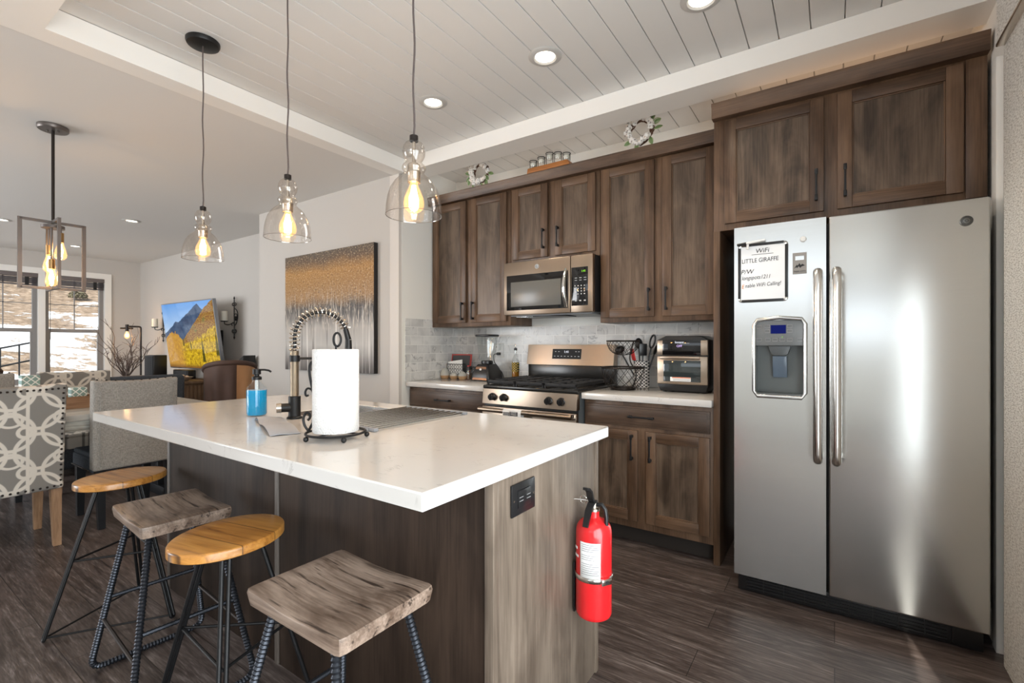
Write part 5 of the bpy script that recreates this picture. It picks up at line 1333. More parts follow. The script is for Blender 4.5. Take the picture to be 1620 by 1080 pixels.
t = thing('spoon_rest', 'white spoon rest on the alcove worktop by the range', 'spoon rest', (-2.235, 3.02, ZW))
MB().lathe([(0, 0.001), (0.050, 0.001), (0.074, 0.013), (0.078, 0.017), (0.072, 0.0165), (0.050, 0.006), (0, 0.005)], (-2.215, 3.03, ZW), 32, sx=1.0, sy=0.8).build('dish', whitep, t)

# ------------------------------------------------------------------ worktop right of the range
bx, by = -1.190, 3.085
t = thing('fruit_basket', 'two-tier black wire fruit basket beside the range', 'basket', (bx, by, ZW))
def wring(r, z, w, name): MB().tube([(bx+r*math.cos(a), by+r*math.sin(a), ZW+z) for a in [2*PI*i/40 for i in range(40)]], w, 8, closed=True).build(name, bronze, t)
MB().lathe([(0.070, 0.001), (0.082, 0.001), (0.086, 0.008), (0.084, 0.016), (0.074, 0.016), (0.070, 0.001)], (bx, by, ZW), 36).build('base_ring', bronze, t)
wring(0.142, 0.150, 0.0058, 'lower_rim'); wring(0.108, 0.330, 0.0052, 'upper_rim')
def bowl(r0, z0, r1, z1, n, name):
    mb = MB()
    for d_ in (1, -1):
        for i in range(n):
            P = []
            for k in range(11):
                f = k/10; a = 2*PI*i/n+d_*f*1.1; r = r0+(r1-r0)*math.sin(f*PI/2)**0.9; z = z0+(z1-z0)*(1-math.cos(f*PI/2))
                P.append((bx+r*math.cos(a), by+r*math.sin(a), ZW+z))
            mb.tube(P, 0.0016, 5)
    mb.build(name, bronze, t)
bowl(0.080, 0.014, 0.142, 0.150, 12, 'lower_bowl'); bowl(0.012, 0.235, 0.108, 0.330, 12, 'upper_bowl')
MB().tube(fillet([(bx+0.075, by-0.03, ZW+0.012), (bx+0.120, by-0.045, ZW+0.12), (bx+0.045, by-0.015, ZW+0.20), (bx+0.09, by-0.045, ZW+0.325)], 0.05), 0.0048, 8).build('post', bronze, t)
cx_, cy_ = -1.135, 3.300
t = thing('utensil_crock', 'black and white patterned crock behind the two-tier wire basket', 'crock', (cx_, cy_, ZW))
MB().lathe([(0, 0), (0.050, 0), (0.054, 0.004), (0.054, 0.188), (0.050, 0.190), (0.050, 0.010), (0, 0.008)], (cx_, cy_, ZW), 32).build('body', crock_l, t)
red_s = pbr('red silicone', (0.55, 0.02, 0.02), 0.45)
def utensil(name, label, a, lean, ln, m, kind):
    d = Vector((math.cos(a)*lean, math.sin(a)*lean, 1)).normalized(); p0 = Vector((cx_, cy_, ZW+0.014))+Vector((math.cos(a), math.sin(a), 0))*0.012
    t = thing(name, label, 'utensil', p0, 0, 'cooking utensils in the crock'); p1 = p0+d*ln
    MB().tube([p0, p0+d*ln*0.6, p1], 0.0055, 8).build('shank', blackpl, t)
    q = d.to_track_quat('Z', 'Y').to_matrix().to_4x4()
    if kind == 'spoon': MB().ball(p1+d*0.030, 0.034, 16, (0.85, 0.35, 1.2), M=q.to_3x3()).build('spoon_head', m, t)
    elif kind == 'ladle': MB().ball(p1+d*0.015, 0.038, 16, (1, 1, 0.75), M=q.to_3x3()).build('ladle_head', m, t)
    elif kind == 'spatula': MB().box(-0.028, -0.004, 0, 0.028, 0.004, 0.085, bev=0.003, M=Matrix.Translation(p1) @ q).build('blade', m, t)
    elif kind == 'loop':
        mb = MB(); s = Vector((0.9, -0.3, 0)).normalized()
        mb.tube([p1+d*0.045+(s*math.cos(b)*0.020+d*math.sin(b)*0.046) for b in [2*PI*i/20 for i in range(20)]], 0.0065, 8, closed=True); mb.build('handle_loop', m, t)
utensil('ladle', 'black ladle leaning left out of the patterned crock', 3.6, 0.55, 0.275, blackpl, 'ladle')
utensil('spatula', 'red spatula low in the patterned crock', 3.9, 0.24, 0.185, red_s, 'spatula')
utensil('cooking_spoon', 'tall black cooking spoon upright in the patterned crock', 2.2, 0.18, 0.275, blackpl, 'spoon')
utensil('slotted_turner', 'flat black turner in the patterned crock with a grey face', 5.3, 0.10, 0.215, blackpl, 'spatula')
utensil('tongs', 'black looped tongs sticking out of the right side of the patterned crock', 0.3, 0.20, 0.275, blackpl, 'loop')
utensil('serving_spoon', 'black serving spoon leaning right out of the patterned crock', 0.1, 0.34, 0.24, blackpl, 'spoon')
# air fryer oven
ax0, ax1, ay0, ay1 = -0.962, -0.640, 3.090, 3.365
t = thing('air_fryer', 'black and steel air fryer oven in the corner by the tall end panel', 'air fryer', ((ax0+ax1)/2, 3.23, ZW))
mb = MB().prism([(ax0, ZW+0.055), (ax0+0.022, ZW+0.006), (ax1-0.022, ZW+0.006), (ax1, ZW+0.055), (ax1, ZW+0.335), (ax1-0.055, ZW+0.362), (ax0+0.055, ZW+0.362), (ax0, ZW+0.335)], ay0+0.006, ay1, 'y', bev=0.008)
mb.build('housing', blackpl, t)
for xx in (ax0+0.04, ax1-0.04):
    for yy in (ay0+0.05, ay1-0.05): MB().cyl((xx, yy, ZW), (xx, yy, ZW+0.007), 0.012, seg=12).build('foot', blackpl, t)
dr = MB().box(ax0+0.004, ay0-0.006, ZW+0.052, ax1-0.004, ay0+0.010, ZW+0.232, bev=0.006).build('door', steel_w, t)
MB().box(ax0+0.046, ay0-0.0080, ZW+0.070, ax1-0.046, ay0-0.005, ZW+0.205, bev=0.0014).build('door_glass', pbr('dark oven glass', (0.030, 0.040, 0.042), 0.04, 0, 0.8), dr)
MB().box(ax0+0.028, ay0-0.030, ZW+0.213, ax1-0.050, ay0-0.018, ZW+0.232, bev=0.004).build('door_handle', steel_w, dr)
for xx in (ax0+0.045, ax1-0.068): MB().box(xx-0.008, ay0-0.022, ZW+0.216, xx+0.008, ay0-0.004, ZW+0.229).build('handle_post', blackpl, dr)
lb = MB().box(ax0+0.090, ay0-0.0090, ZW+0.072, ax1-0.105, ay0-0.0078, ZW+0.099).build('caution_label', paper, dr)
MB().box(ax0+0.102, ay0-0.0094, ZW+0.0925, ax1-0.106, ay0-0.0089, ZW+0.0985).build('label_band', pbr('label orange', (0.75, 0.22, 0.10), 0.6), lb)
for i in range(3): MB().box(ax0+0.108, ay0-0.0094, ZW+0.0755+i*0.0052, ax1-0.110, ay0-0.0089, ZW+0.0772+i*0.0052).build('printed_line', grey_ink, lb)
cp = MB().box(ax0+0.004, ay0-0.006, ZW+0.238, ax1-0.004, ay0+0.010, ZW+0.333, bev=0.005).build('control_head', steel_w, t)
MB().box(ax0+0.040, ay0-0.0078, ZW+0.240, ax1-0.046, ay0-0.005, ZW+0.336, bev=0.001).build('touch_panel', blackgl, cp)
text('Instant', 0.0205, (-0.815, ay0-0.0084, ZW+0.320), '-y', whitetx, cp, 'lettering')
text('OFF', 0.0200, (-0.815, ay0-0.0084, ZW+0.296), '-y', violettx, cp, 'status_text')
MB().box(-0.783, ay0-0.0086, ZW+0.3135, -0.752, ay0-0.0079, ZW+0.3155).build('small_print', bpy.data.materials['pale button print'], cp)

# ------------------------------------------------------------------ on top of the wall cabinets
ZK = 2.5065
cot = pbr('cotton white', (0.82, 0.79, 0.75), 0.95); husk = pbr('dry brown husk', (0.10, 0.045, 0.025), 0.8)
leafg = pbr('green leaf', (0.075, 0.16, 0.035), 0.55, var=(20, (0.20, 0.27, 0.12))); leafe = pbr('pale leaf edge', (0.50, 0.50, 0.36), 0.6)
def wreath(label, cx, cz, R_, seed):
    cy = 3.055; rnd = random.Random(seed)
    t = thing('cotton_wreath', label, 'wreath', (cx, cy, cz), 0, 'cotton wreaths on the wall cabinets', world=False)
    mb = MB()
    for k in range(7):
        ph = rnd.uniform(0, 6); rr = R_*rnd.uniform(0.92, 1.06)
        mb.tube([((rr+0.008*math.sin(5*a+ph))*math.cos(a), 0.010*math.sin(4*a+ph*2), (rr+0.008*math.cos(4*a+ph))*math.sin(a)) for a in [2*PI*i/48 for i in range(48)]], 0.0045, 5, closed=True)
    mb.build('twig_ring', husk, t)
    b0 = h0 = None
    angs = [a for a in [2*PI*i/22+rnd.uniform(-0.1, 0.1) for i in range(20)] if rnd.random() < 0.9]
    for a in angs:
        rr = R_*rnd.uniform(0.84, 1.2); loc = (rr*math.cos(a), -0.022-rnd.uniform(0, 0.02), rr*math.sin(a)); rot = (rnd.uniform(0, 6), rnd.uniform(0, 6), rnd.uniform(0, 6)); s = R_*rnd.uniform(0.38, 0.50)/0.02
        if b0 is None:
            mb = MB()
            for q in range(4):
                b = PI/2*q; mb.ball((0.011*math.cos(b), 0.011*math.sin(b), 0), 0.0125, 10, (1, 1, 1.2))
            b0 = mb.build('cotton_boll', cot, t)
            mb = MB()
            for q in range(4):
                b = PI/2*q+PI/4
                mb._f([mb.bm.verts.new(p) for p in ((0, 0, -0.016), (0.016*math.cos(b-0.3), 0.016*math.sin(b-0.3), -0.006), (0.027*math.cos(b), 0.027*math.sin(b), 0.007), (0.016*math.cos(b+0.3), 0.016*math.sin(b+0.3), -0.006))])
            h0 = mb.build('husk', husk, b0); o = b0
        else:
            o = b0.copy(); COL.objects.link(o); o.parent = t
            h = h0.copy(); COL.objects.link(h); h.parent = o
        o.location = loc; o.rotation_euler = rot; o.scale = (s*0.62,)*3
    l0 = None
    for i in range(11):
        a = rnd.uniform(0, 2*PI); rr = R_*rnd.uniform(1.0, 1.25)
        if l0 is None:
            mb = MB(); n = 7; L = 0.062; rows = []
            for k in range(n+1):
                f = k/n; w = 0.019*math.sin(PI*min(1, f*0.96+0.02))**0.8
                rows.append([mb.bm.verts.new((L*f, sg*w, 0.006*math.sin(f*3)-abs(sg)*0.004*w/0.019)) for sg in (-1, -0.7, 0, 0.7, 1)])
            for A, B in zip(rows, rows[1:]):
                for k in range(4):
                    mb.mat(1 if k in (0, 3) else 0); mb._f([A[k], A[k+1], B[k+1], B[k]])
            o = l0 = mb.build('leaf', [leafg, leafe], t)
        else:
            o = l0.copy(); COL.objects.link(o); o.parent = t
        o.location = (rr*math.cos(a), -0.012-rnd.uniform(0, 0.02), rr*math.sin(a))
        o.rotation_euler = (PI/2+rnd.uniform(-0.5, 0.5), -a+rnd.uniform(-0.7, 0.7), 0); o.scale = (R_/0.080,)*3
    return t
wreath('white cotton wreath on the wall cabinet nearest the white alcove corner', -2.395, 2.624, 0.076, 4)
wreath('white cotton wreath on the tall wall cabinet next to the refrigerator cabinet', -1.055, 2.624, 0.076, 9)
t = thing('candle_stand', 'orange wooden candle stand with five iron cup rings above the microwave', 'candle stand', (-1.745, 3.04, ZK))
MB().prism([(-1.915, ZK), (-1.555, ZK), (-1.575, ZK+0.036), (-1.908, ZK+0.036)], 3.005, 3.085, 'y', bev=0.002).build('wooden_base', tan_w, t)
gl0 = None
hs = (0.070, 0.082, 0.098, 0.086, 0.066)
lab5 = ('leftmost of five votive glasses on the wooden stand', 'second votive glass from the left on the wooden stand', 'tallest votive glass, in the middle of the wooden stand', 'fourth votive glass from the left on the wooden stand', 'rightmost of five votive glasses on the wooden stand')
for k in range(5):
    vx, vy, vz = -1.882+k*0.0705, 3.045, ZK+0.0365; h = hs[k]
    mb = MB().tube([(vx+0.0285*math.cos(a), vy+0.0285*math.sin(a), vz+h-0.010) for a in [2*PI*i/28 for i in range(28)]], 0.0026, 6, closed=True)
    for s in (-1, 1): mb.tube([(vx+s*0.0285, vy, vz), (vx+s*0.0285, vy, vz+h-0.010)], 0.0024, 6)
    mb.build('cup_ring', blackm, t)
    g = thing('votive_glass', lab5[k], 'candle glass', (vx, vy, vz+h-0.056), 0, 'votive glasses on the wooden stand', world=False)
    if gl0 is None:
        MB().lathe([(0, 0), (0.019, 0), (0.0235, 0.012), (0.0255, 0.030), (0.0255, 0.066)], seg=24).build('glass', glass_c, g)
        MB().lathe([(0, 0.003), (0.0215, 0.008), (0.0235, 0.030), (0, 0.030)], seg=24).build('candle', candle_m, g); gl0 = g
    else:
        for ch in gl0.children: c = ch.copy(); COL.objects.link(c); c.parent = g

# ------------------------------------------------------------------ painting, sconces, television
def uvquad(name, p00, p10, p11, p01, m, par):
    me = bpy.data.meshes.new(name)
    r = par
    while r.parent is not None: r = r.parent
    off = WORLD.get(r.name, Vector((0, 0, 0)))
    me.from_pydata([Vector(p)-off for p in (p00, p10, p11, p01)], [], [(0, 1, 2, 3)])
    uvl = me.uv_layers.new(name='UVMap')
    for i, c in enumerate(((0, 0), (1, 0), (1, 1), (0, 1))): uvl.data[i].uv = c
    me.materials.append(m); o = bpy.data.objects.new(name, me); COL.objects.link(o); o.parent = par; return o
def forest_mat():
    m, n, l, b = newmat('gold and grey birch forest canvas'); x = NX(n, l); uv = x.uv(); s = x.sep(uv)
    wob = x.m('MULTIPLY_ADD', x.noise(x.mapping(uv, (7, 5, 1)), 1, 4), 0.12, -0.06)
    v = x.m('ADD', s[1], wob)
    base = x.ramp(v, [(0.0, (0.07, 0.06, 0.055)), (0.08, (0.22, 0.20, 0.185)), (0.22, (0.50, 0.48, 0.45)), (0.36, (0.42, 0.39, 0.36)), (0.45, (0.10, 0.095, 0.095)), (0.53, (0.05, 0.045, 0.045)), (0.62, (0.34, 0.18, 0.06)), (0.84, (0.42, 0.21, 0.05)), (0.93, (0.14, 0.08, 0.04)), (1.0, (0.10, 0.075, 0.055))])
    sp = x.noise(uv, 75, 4, 0.75)
    base = x.mix(x.m('MULTIPLY', x.smooth(sp, 0.52, 0.70), x.smooth(s[1], 0.45, 0.62)), base, (0.68, 0.52, 0.32))
    base = x.mix(x.m('MULTIPLY', x.smooth(sp, 0.46, 0.32), x.smooth(s[1], 0.42, 0.55)), base, (0.03, 0.02, 0.015))
    # trunks
    tr = x.noise(x.mapping(uv, (30, 0.9, 1)), 1, 3, 0.6)
    lo = x.smooth(s[1], 0.56, 0.42)
    base = x.mix(x.m('MULTIPLY', x.smooth(tr, 0.56, 0.66), lo), base, (0.74, 0.71, 0.67))
    base = x.mix(x.m('MULTIPLY', x.m('MULTIPLY', x.smooth(tr, 0.42, 0.34), lo), 0.75), base, (0.10, 0.085, 0.08))
    # crossing bare branches
    for rot in (0.55, -0.5, 0.25):
        br = x.noise(x.mapping(uv, (34, 2.0, 1), (rot*5, 0, 0), (0, 0, rot)), 1, 2)
        f = x.m('MULTIPLY', x.smooth(x.m('ABSOLUTE', x.m('SUBTRACT', br, 0.5)), 0.016, 0.004), x.m('MULTIPLY', x.m('MULTIPLY', x.smooth(s[1], 0.28, 0.40), x.smooth(s[1], 0.75, 0.5)), 0.6))
        base = x.mix(f, base, (0.70, 0.62, 0.52))
    l.new(base, b.inputs['Base Color']); b.inputs['Roughness'].default_value = 0.45
    return m
px0, px1, pz0, pz1 = -4.583, -3.232, 0.972, 2.092
t = thing('forest_painting', 'large birch forest canvas in gold and grey on the wall behind the faucet', 'painting', (-3.9, 2.68, pz0))
MB().box(px0, 2.656, pz0, px1, 2.6985, pz1, bev=0.002).build('stretcher_frame', pbr('black canvas edge', (0.012, 0.010, 0.010), 0.6), t)
uvquad('canvas', (px0, 2.655, pz0), (px1, 2.655, pz0), (px1, 2.655, pz1), (px0, 2.655, pz1), forest_mat(), t)
def sconce(label, x_):
    t = thing('wall_sconce', label, 'candle sconce', (x_, YT-0.03, 1.57), 0, 'scrolled sconces beside the television', world=False)
    A, B = (1, 0, 0), (0, 0, 1)
    MB().tube([(0, 0, -0.235), (0.004, 0, -0.1), (-0.002, 0, 0.05), (0, 0, 0.26)], 0.007, 8).build('spine', blackm, t)
    MB().lathe([(0, 0.30), (0.006, 0.285), (0.012, 0.270), (0.004, 0.255), (0, 0.25)], seg=10).build('finial', blackm, t)
    MB().lathe([(0, -0.285), (0.006, -0.270), (0.012, -0.250), (0.004, -0.235), (0, -0.23)], seg=10).build('finial', blackm, t)
    for c, r0, a0, a1 in (((0.030, 0, 0.185), 0.030, PI, -PI*0.9), ((-0.030, 0, 0.185), 0.030, 0, PI*1.9), ((0.034, 0, -0.165), 0.034, PI, PI*2.9), ((-0.034, 0, -0.165), 0.034, 0, -PI*1.9), ((0.048, 0, 0.02), 0.05, PI*0.9, -PI*0.9), ((-0.045, 0, -0.085), 0.045, 0, PI*1.2)):
        MB().tube(spiral(c, A, B, r0, r0*0.3, a0, a1, 20), 0.0055, 6).build('scroll', blackm, t)
    MB().tube(fillet([(0, 0, 0.14), (0.085, 0, 0.10), (0.10, 0, 0.02), (0.06, 0, -0.07), (0, 0, -0.10)], 0.06, 8), 0.0055, 6).build('side_bow', blackm, t)
    MB().tube(fillet([(0, 0, -0.05), (-0.02, -0.06, -0.09), (-0.085, -0.085, -0.075), (-0.085, -0.085, -0.045)], 0.03), 0.006, 6).build('arm', blackm, t)
    MB().lathe([(0, -0.045), (0.040, -0.045), (0.050, -0.032), (0.046, -0.036), (0, -0.040)], (-0.085, -0.085, 0), 20).build('drip_plate', blackm, t)
    MB().lathe([(0, -0.039), (0.040, -0.039), (0.040, 0.095), (0.034, 0.098), (0, 0.094)], (-0.085, -0.085, 0), 24).build('candle', candle_m, t)
    MB().box(-0.012, 0.006, -0.03, 0.012, 0.029, 0.03).build('wall_plate', blackm, t)
    return t
s1 = sconce('scrolled black candle sconce on the wall right of the television', -6.632)
dup(s1, (-8.945, YT-0.03, 1.54), 0, 'scrolled black candle sconce half hidden behind the left edge of the television')
def tv_mat():
    m, n, l, b = newmat('mountain landscape screen'); n.remove(b); x = NX(n, l); uv = x.uv(); s = x.sep(uv); u, v = s[0], s[1]
    def curve(pts):
        q = n.new('ShaderNodeFloatCurve'); c = q.mapping.curves[0]
        while len(c.points) < len(pts): c.points.new(0.5, 0.5)
        for i, p in enumerate(pts): c.points[i].location = p; c.points[i].handle_type = 'VECTOR'
        q.mapping.update(); l.new(u, q.inputs['Value']); return q.outputs[0]
    jag = x.m('MULTIPLY_ADD', x.noise(x.mapping(uv, (14, 6, 1)), 1, 4), 0.05, -0.025)
    n1 = x.noise(uv, 9, 5, 0.65); n2 = x.noise(uv, 45, 4, 0.7); n3 = x.noise(x.mapping(uv, (34, 20, 1)), 1, 5, 0.75)
    sky = x.ramp(v, [(0.45, (0.52, 0.62, 0.72)), (0.72, (0.32, 0.50, 0.78)), (1.0, (0.13, 0.33, 0.72))])
    mt = x.ramp(n1, [(0.3, (0.025, 0.045, 0.10)), (0.6, (0.07, 0.11, 0.19)), (0.75, (0.13, 0.17, 0.25))])
    ridge = curve([(0.0, 0.54), (0.10, 0.60), (0.26, 0.72), (0.32, 0.71), (0.52, 0.84), (0.62, 0.90), (0.715, 0.965), (0.80, 0.88), (1.0, 0.80)])
    c = x.mix(x.smooth(x.m('SUBTRACT', x.m('ADD', ridge, jag), v), -0.004, 0.004), sky, mt)
    hill = curve([(0.0, 0.20), (0.30, 0.38), (0.48, 0.55), (0.70, 0.76), (0.85, 0.91), (1.0, 1.0)])
    hc_ = x.mix(x.smooth(n2, 0.4, 0.65), (0.22, 0.085, 0.025), (0.42, 0.26, 0.06))
    hc_ = x.mix(x.smooth(n1, 0.55, 0.7), hc_, (0.16, 0.17, 0.05))
    c = x.mix(x.smooth(x.m('SUBTRACT', x.m('ADD', hill, jag), v), -0.004, 0.004), c, hc_)
    tree = curve([(0.0, 0.46), (0.15, 0.56), (0.28, 0.52), (0.38, 0.36), (0.55, 0.42), (0.72, 0.48), (0.86, 0.58), (1.0, 0.64)])
    tj = x.m('MULTIPLY_ADD', x.noise(x.mapping(uv, (26, 9, 1)), 1, 5, 0.7), 0.22, -0.11)
    tc = x.ramp(n3, [(0.30, (0.05, 0.04, 0.012)), (0.42, (0.34, 0.20, 0.015)), (0.58, (0.70, 0.46, 0.02)), (0.72, (0.86, 0.66, 0.10))])
    tc = x.mix(x.m('MULTIPLY', x.smooth(u, 0.42, 0.25), 0.7), tc, x.mix(n2, (0.60, 0.22, 0.03), (0.45, 0.28, 0.10)))
    tc = x.mix(x.smooth(v, 0.08, 0.0), tc, (0.20, 0.09, 0.02))
    c = x.mix(x.smooth(x.m('SUBTRACT', x.m('ADD', tree, tj), v), -0.006, 0.006), c, tc)
    for (cu_, w_, base_, top_) in ((0.72, 0.030, 0.10, 0.50), (0.98, 0.028, 0.20, 0.62), (0.50, 0.016, 0.30, 0.44), (0.36, 0.014, 0.34, 0.50)):
        wd = x.m('MULTIPLY', x.m('SUBTRACT', top_, v), w_/(top_-base_))
        dk = x.m('MULTIPLY', x.smooth(x.m('SUBTRACT', wd, x.m('ABSOLUTE', x.m('SUBTRACT', u, cu_))), -0.004, 0.004), x.smooth(v, base_-0.01, base_+0.01))
        c = x.mix(x.m('MULTIPLY', dk, 0.85), c, (0.02, 0.035, 0.012))
    e = n.new('ShaderNodeEmission'); e.inputs[1].default_value = 1.0; l.new(c, e.inputs[0])
    g = n.new('ShaderNodeBsdfGlossy'); g.inputs['Roughness'].default_value = 0.05; g.inputs[0].default_value = (0.04, 0.04, 0.04, 1)
    a = n.new('ShaderNodeAddShader'); l.new(e.outputs[0], a.inputs[0]); l.new(g.outputs[0], a.inputs[1]); l.new(a.outputs[0], n['Material Output'].inputs[0])
    return m
TL, TR, TB, TT = -8.02, -6.44, 0.885, 1.80
ty0, ty1 = 2.895, 2.775   # bottom and top depth of the tilted screen
t = thing('television', 'large television showing a mountain and yellow trees, tilted down from the wall', 'television', (-7.23, 3.0, TB))
tilt = math.atan2(ty0-ty1, TT-TB); Lh = math.hypot(ty0-ty1, TT-TB)
M = Matrix.Translation((0, ty0, TB)) @ Matrix.Rotation(tilt, 4, 'X')
MB().box(TL, 0.001, 0, TR, 0.045, Lh, bev=0.004, M=M).build('panel_housing', pbr('silver grey bezel', (0.30, 0.31, 0.33), 0.35, 0.6), t)
P = lambda x_, z_: M @ Vector((x_, -0.0006, z_))
uvquad('screen', P(TL+0.012, 0.016), P(TR-0.012, 0.016), P(TR-0.012, Lh-0.012), P(TL+0.012, Lh-0.012), tv_mat(), t)
MB().box(-7.45, 2.98, 1.20, -7.00, 3.158, 1.42, bev=0.004).build('wall_bracket', blackm, t)
MB().box(-7.40, 2.88, 1.28, -7.05, 2.99, 1.34).build('tilt_arm', blackm, t)

# ------------------------------------------------------------------ console and what stands on it
rust_x = wood('rustic console top wood', (0.10, 0.055, 0.03), (0.26, 0.16, 0.09), 'x', 0.5, 1.0, 1.0)
t = thing('media_console', 'rustic brown wooden console below the television', 'console', (-7.7, 2.73, 0))
MB().box(-8.60, 2.50, 0.05, -6.73, 2.93, 0.725, bev=0.004).build('body', rustic, t)
MB().box(-8.63, 2.48, 0.726, -6.70, 2.95, 0.76, bev=0.004).build('top', rust_x, t)
for k in range(3):
    d_ = MB().box(-8.57+k*0.615, 2.488, 0.08, -7.985+k*0.615, 2.4995, 0.70, bev=0.003).build('door', rustic, t)
    MB().ball((-8.10+k*0.57, 2.480, 0.40), 0.013, 12).build('knob', blackm, d_)
for xx in (-8.55, -6.79):
    for yy in (2.55, 2.90): MB().box(xx-0.03, yy-0.03, 0.001, xx+0.03, yy+0.03, 0.05).build('leg', rustic, t)
mb = MB()
for i in range(9): mb.box(-6.7295, 2.51+i*0.045, 0.09, -6.724, 2.546+i*0.045, 0.70, bev=0.002)
mb.build('plank_side', rustic, t)
def speaker(label, x0, x1, y0, y1, h):
    t = thing('speaker', label, 'speaker', ((x0+x1)/2, (y0+y1)/2, 0.761), 0, 'speakers on the console')
    MB().box(x0, y0, 0.761, x1, y1, 0.761+h, bev=0.006).build('cabinet', blackpl, t)
    MB().box(x0+0.012, y0-0.006, 0.773, x1-0.012, y0-0.0005, 0.761+h-0.012, bev=0.002).build('grille', pbr('speaker grille cloth', (0.02, 0.021, 0.024), 0.8) if 'speaker grille cloth' not in bpy.data.materials else bpy.data.materials['speaker grille cloth'], t)
speaker('tall black speaker on the console left of the television', -7.95, -7.64, 2.56, 2.72, 0.315)
speaker('low wide black speaker on the console under the television', -7.55, -7.10, 2.76, 2.86, 0.118)
t = thing('shell_bowl', 'pale bowl of shells on the front corner of the console', 'bowl', (-6.81, 2.56, 0.761))
MB().lathe([(0, 0.0), (0.05, 0.0), (0.095, 0.035), (0.108, 0.050), (0.100, 0.048), (0.05, 0.010), (0, 0.008)], (-6.82, 2.60, 0.761), 28).build('bowl', pbr('mottled clay', (0.36, 0.28, 0.21), 0.6), t)
sh = pbr('shell cream', (0.55, 0.40, 0.30), 0.5)
rnd = random.Random(3)
for k in range(7):
    a = k*0.9; q = tag(MB().ball((-6.82+0.045*math.cos(a)*(k > 0), 2.60+0.045*math.sin(a)*(k > 0), 0.761+0.052+0.012*(k == 0)), 0.026, 10, (1, 0.8, 0.6)).build('shell', sh), 'cream and rust shell heaped in the pale bowl on the console', 'shell', 'shells in the bowl')
tag(MB().box(-7.16, 2.50, 0.7615, -6.96, 2.62, 0.776, bev=0.001).build('magazine', paper), 'white magazine lying on the console beside the shell bowl', 'magazine')
# dark speaker-like box to the right of the television
t = thing('subwoofer', 'slanted black speaker behind the brown armchair, right of the television', 'speaker', (-6.24, 3.05, 0))
MB().prism([(-6.40, 0.001), (-6.08, 0.001), (-6.08, 1.085), (-6.40, 0.93)], 2.975, 3.13, 'y', bev=0.006).build('cabinet', blackpl, t)
MB().box(-6.38, 2.968, 0.05, -6.10, 2.9745, 0.91, bev=0.002).build('grille', bpy.data.materials['speaker grille cloth'], t)

# ------------------------------------------------------------------ corner: side table, branches, pipe lamp
t = thing('side_table', 'small dark side table in the far corner under the vase of branches', 'side table', (-9.0, 2.72, 0))
MB().lathe([(0, 0.60), (0.26, 0.60), (0.27, 0.61), (0.27, 0.625), (0.26, 0.632), (0, 0.632)], (-9.0, 2.72, 0), 32).build('top', black_w, t)
for k in range(3):
    a = 2*PI*k/3+0.4; MB().tube([(-9.0+0.08*math.cos(a), 2.72+0.08*math.sin(a), 0.60), (-9.0+0.20*math.cos(a), 2.72+0.20*math.sin(a), 0.012)], 0.014, 8).build('leg', black_w, t)
t = thing('branch_vase', 'black vase of bare curly branches in the far corner', 'vase', (-9.0, 2.66, 0.633))
MB().lathe([(0, 0), (0.05, 0), (0.075, 0.03), (0.080, 0.06), (0.11, 0.085), (0.10, 0.083), (0.07, 0.06), (0, 0.05)], (-9.0, 2.66, 0.633), 24).build('vase', blackm, t)
rnd = random.Random(21); twig = pbr('dry twig bark', (0.13, 0.095, 0.08), 0.85)
for k in range(26):
    a = rnd.uniform(0, 2*PI); lean = rnd.uniform(0.05, 0.75) if k > 5 else (0.25, 0.5, 0.15, 0.72, 0.35, 0.6)[k]
    ln = rnd.uniform(0.35, 0.75) if k > 5 else (0.98, 0.95, 0.9, 0.8, 0.85, 0.7)[k]
    if k < 6: a = (-1.9, -2.1, 0.8, 1.1, 0.4, 1.3)[k]
    P = [Vector((-9.0, 2.66, 0.69))]; d = Vector((math.cos(a)*lean*0.5, math.sin(a)*lean, 1)).normalized(); cur = P[0].copy(); n = 16; ph = rnd.uniform(0, 6)
    for i in range(n):
        d2 = (d+Vector((0.25*math.sin(i*0.9+ph), 0.35*math.sin(i*0.8+ph*1.7), 0))*min(1, i/6)).normalized(); cur = cur+d2*ln/n; P.append(cur.copy())
    mb = MB().tube(P, 0.006, 6, rad=[0.0078-0.0055*i/n for i in range(n+1)])
    for q in range(4):
        i = rnd.randint(5, n-2); dd = Vector((rnd.uniform(-1, 1), rnd.uniform(-1, 1), rnd.uniform(0.1, 1))).normalized(); L = rnd.uniform(0.06, 0.16)
        mb.tube([P[i], P[i]+dd*L*0.5+Vector((0, 0, 0.01)), P[i]+dd*L], 0.003, 5, rad=[0.004, 0.003, 0.0018])
    mb.build('branch', twig, t)
t = thing('pipe_lamp', 'lit dark pipe lamp with a bare bulb among the curly branches', 'lamp', (-9.0, 2.86, 0.633))
lx, ly = -8.97, 2.84
MB().lathe([(0, 0), (0.07, 0), (0.07, 0.012), (0.02, 0.02), (0, 0.02)], (lx, ly, 0.633), 20).build('base', bronze, t)
MB().tube(fillet([(lx, ly, 0.65), (lx, ly, 1.50), (lx, ly-0.175, 1.50)], 0.03), 0.013, 10).build('pipe', bronze, t)
MB().tube([(lx, ly-0.10, 1.47), (lx, ly-0.26, 1.47)], 0.012, 8).build('cross_pipe', bronze, t)
MB().cyl((lx, ly-0.175, 1.53), (lx, ly-0.175, 1.425), 0.022, seg=14).build('socket', bronze, t)
b = MB().lathe([(0.012, 0), (0.03, -0.04), (0.036, -0.075), (0.025, -0.105), (0, -0.115)], (lx, ly-0.175, 1.425), 16).build('bulb', glass_a, t)
MB().ball((lx, ly-0.175, 1.365), 0.017, 12, (1, 1, 1.5)).build('filament', filament_hot, b)
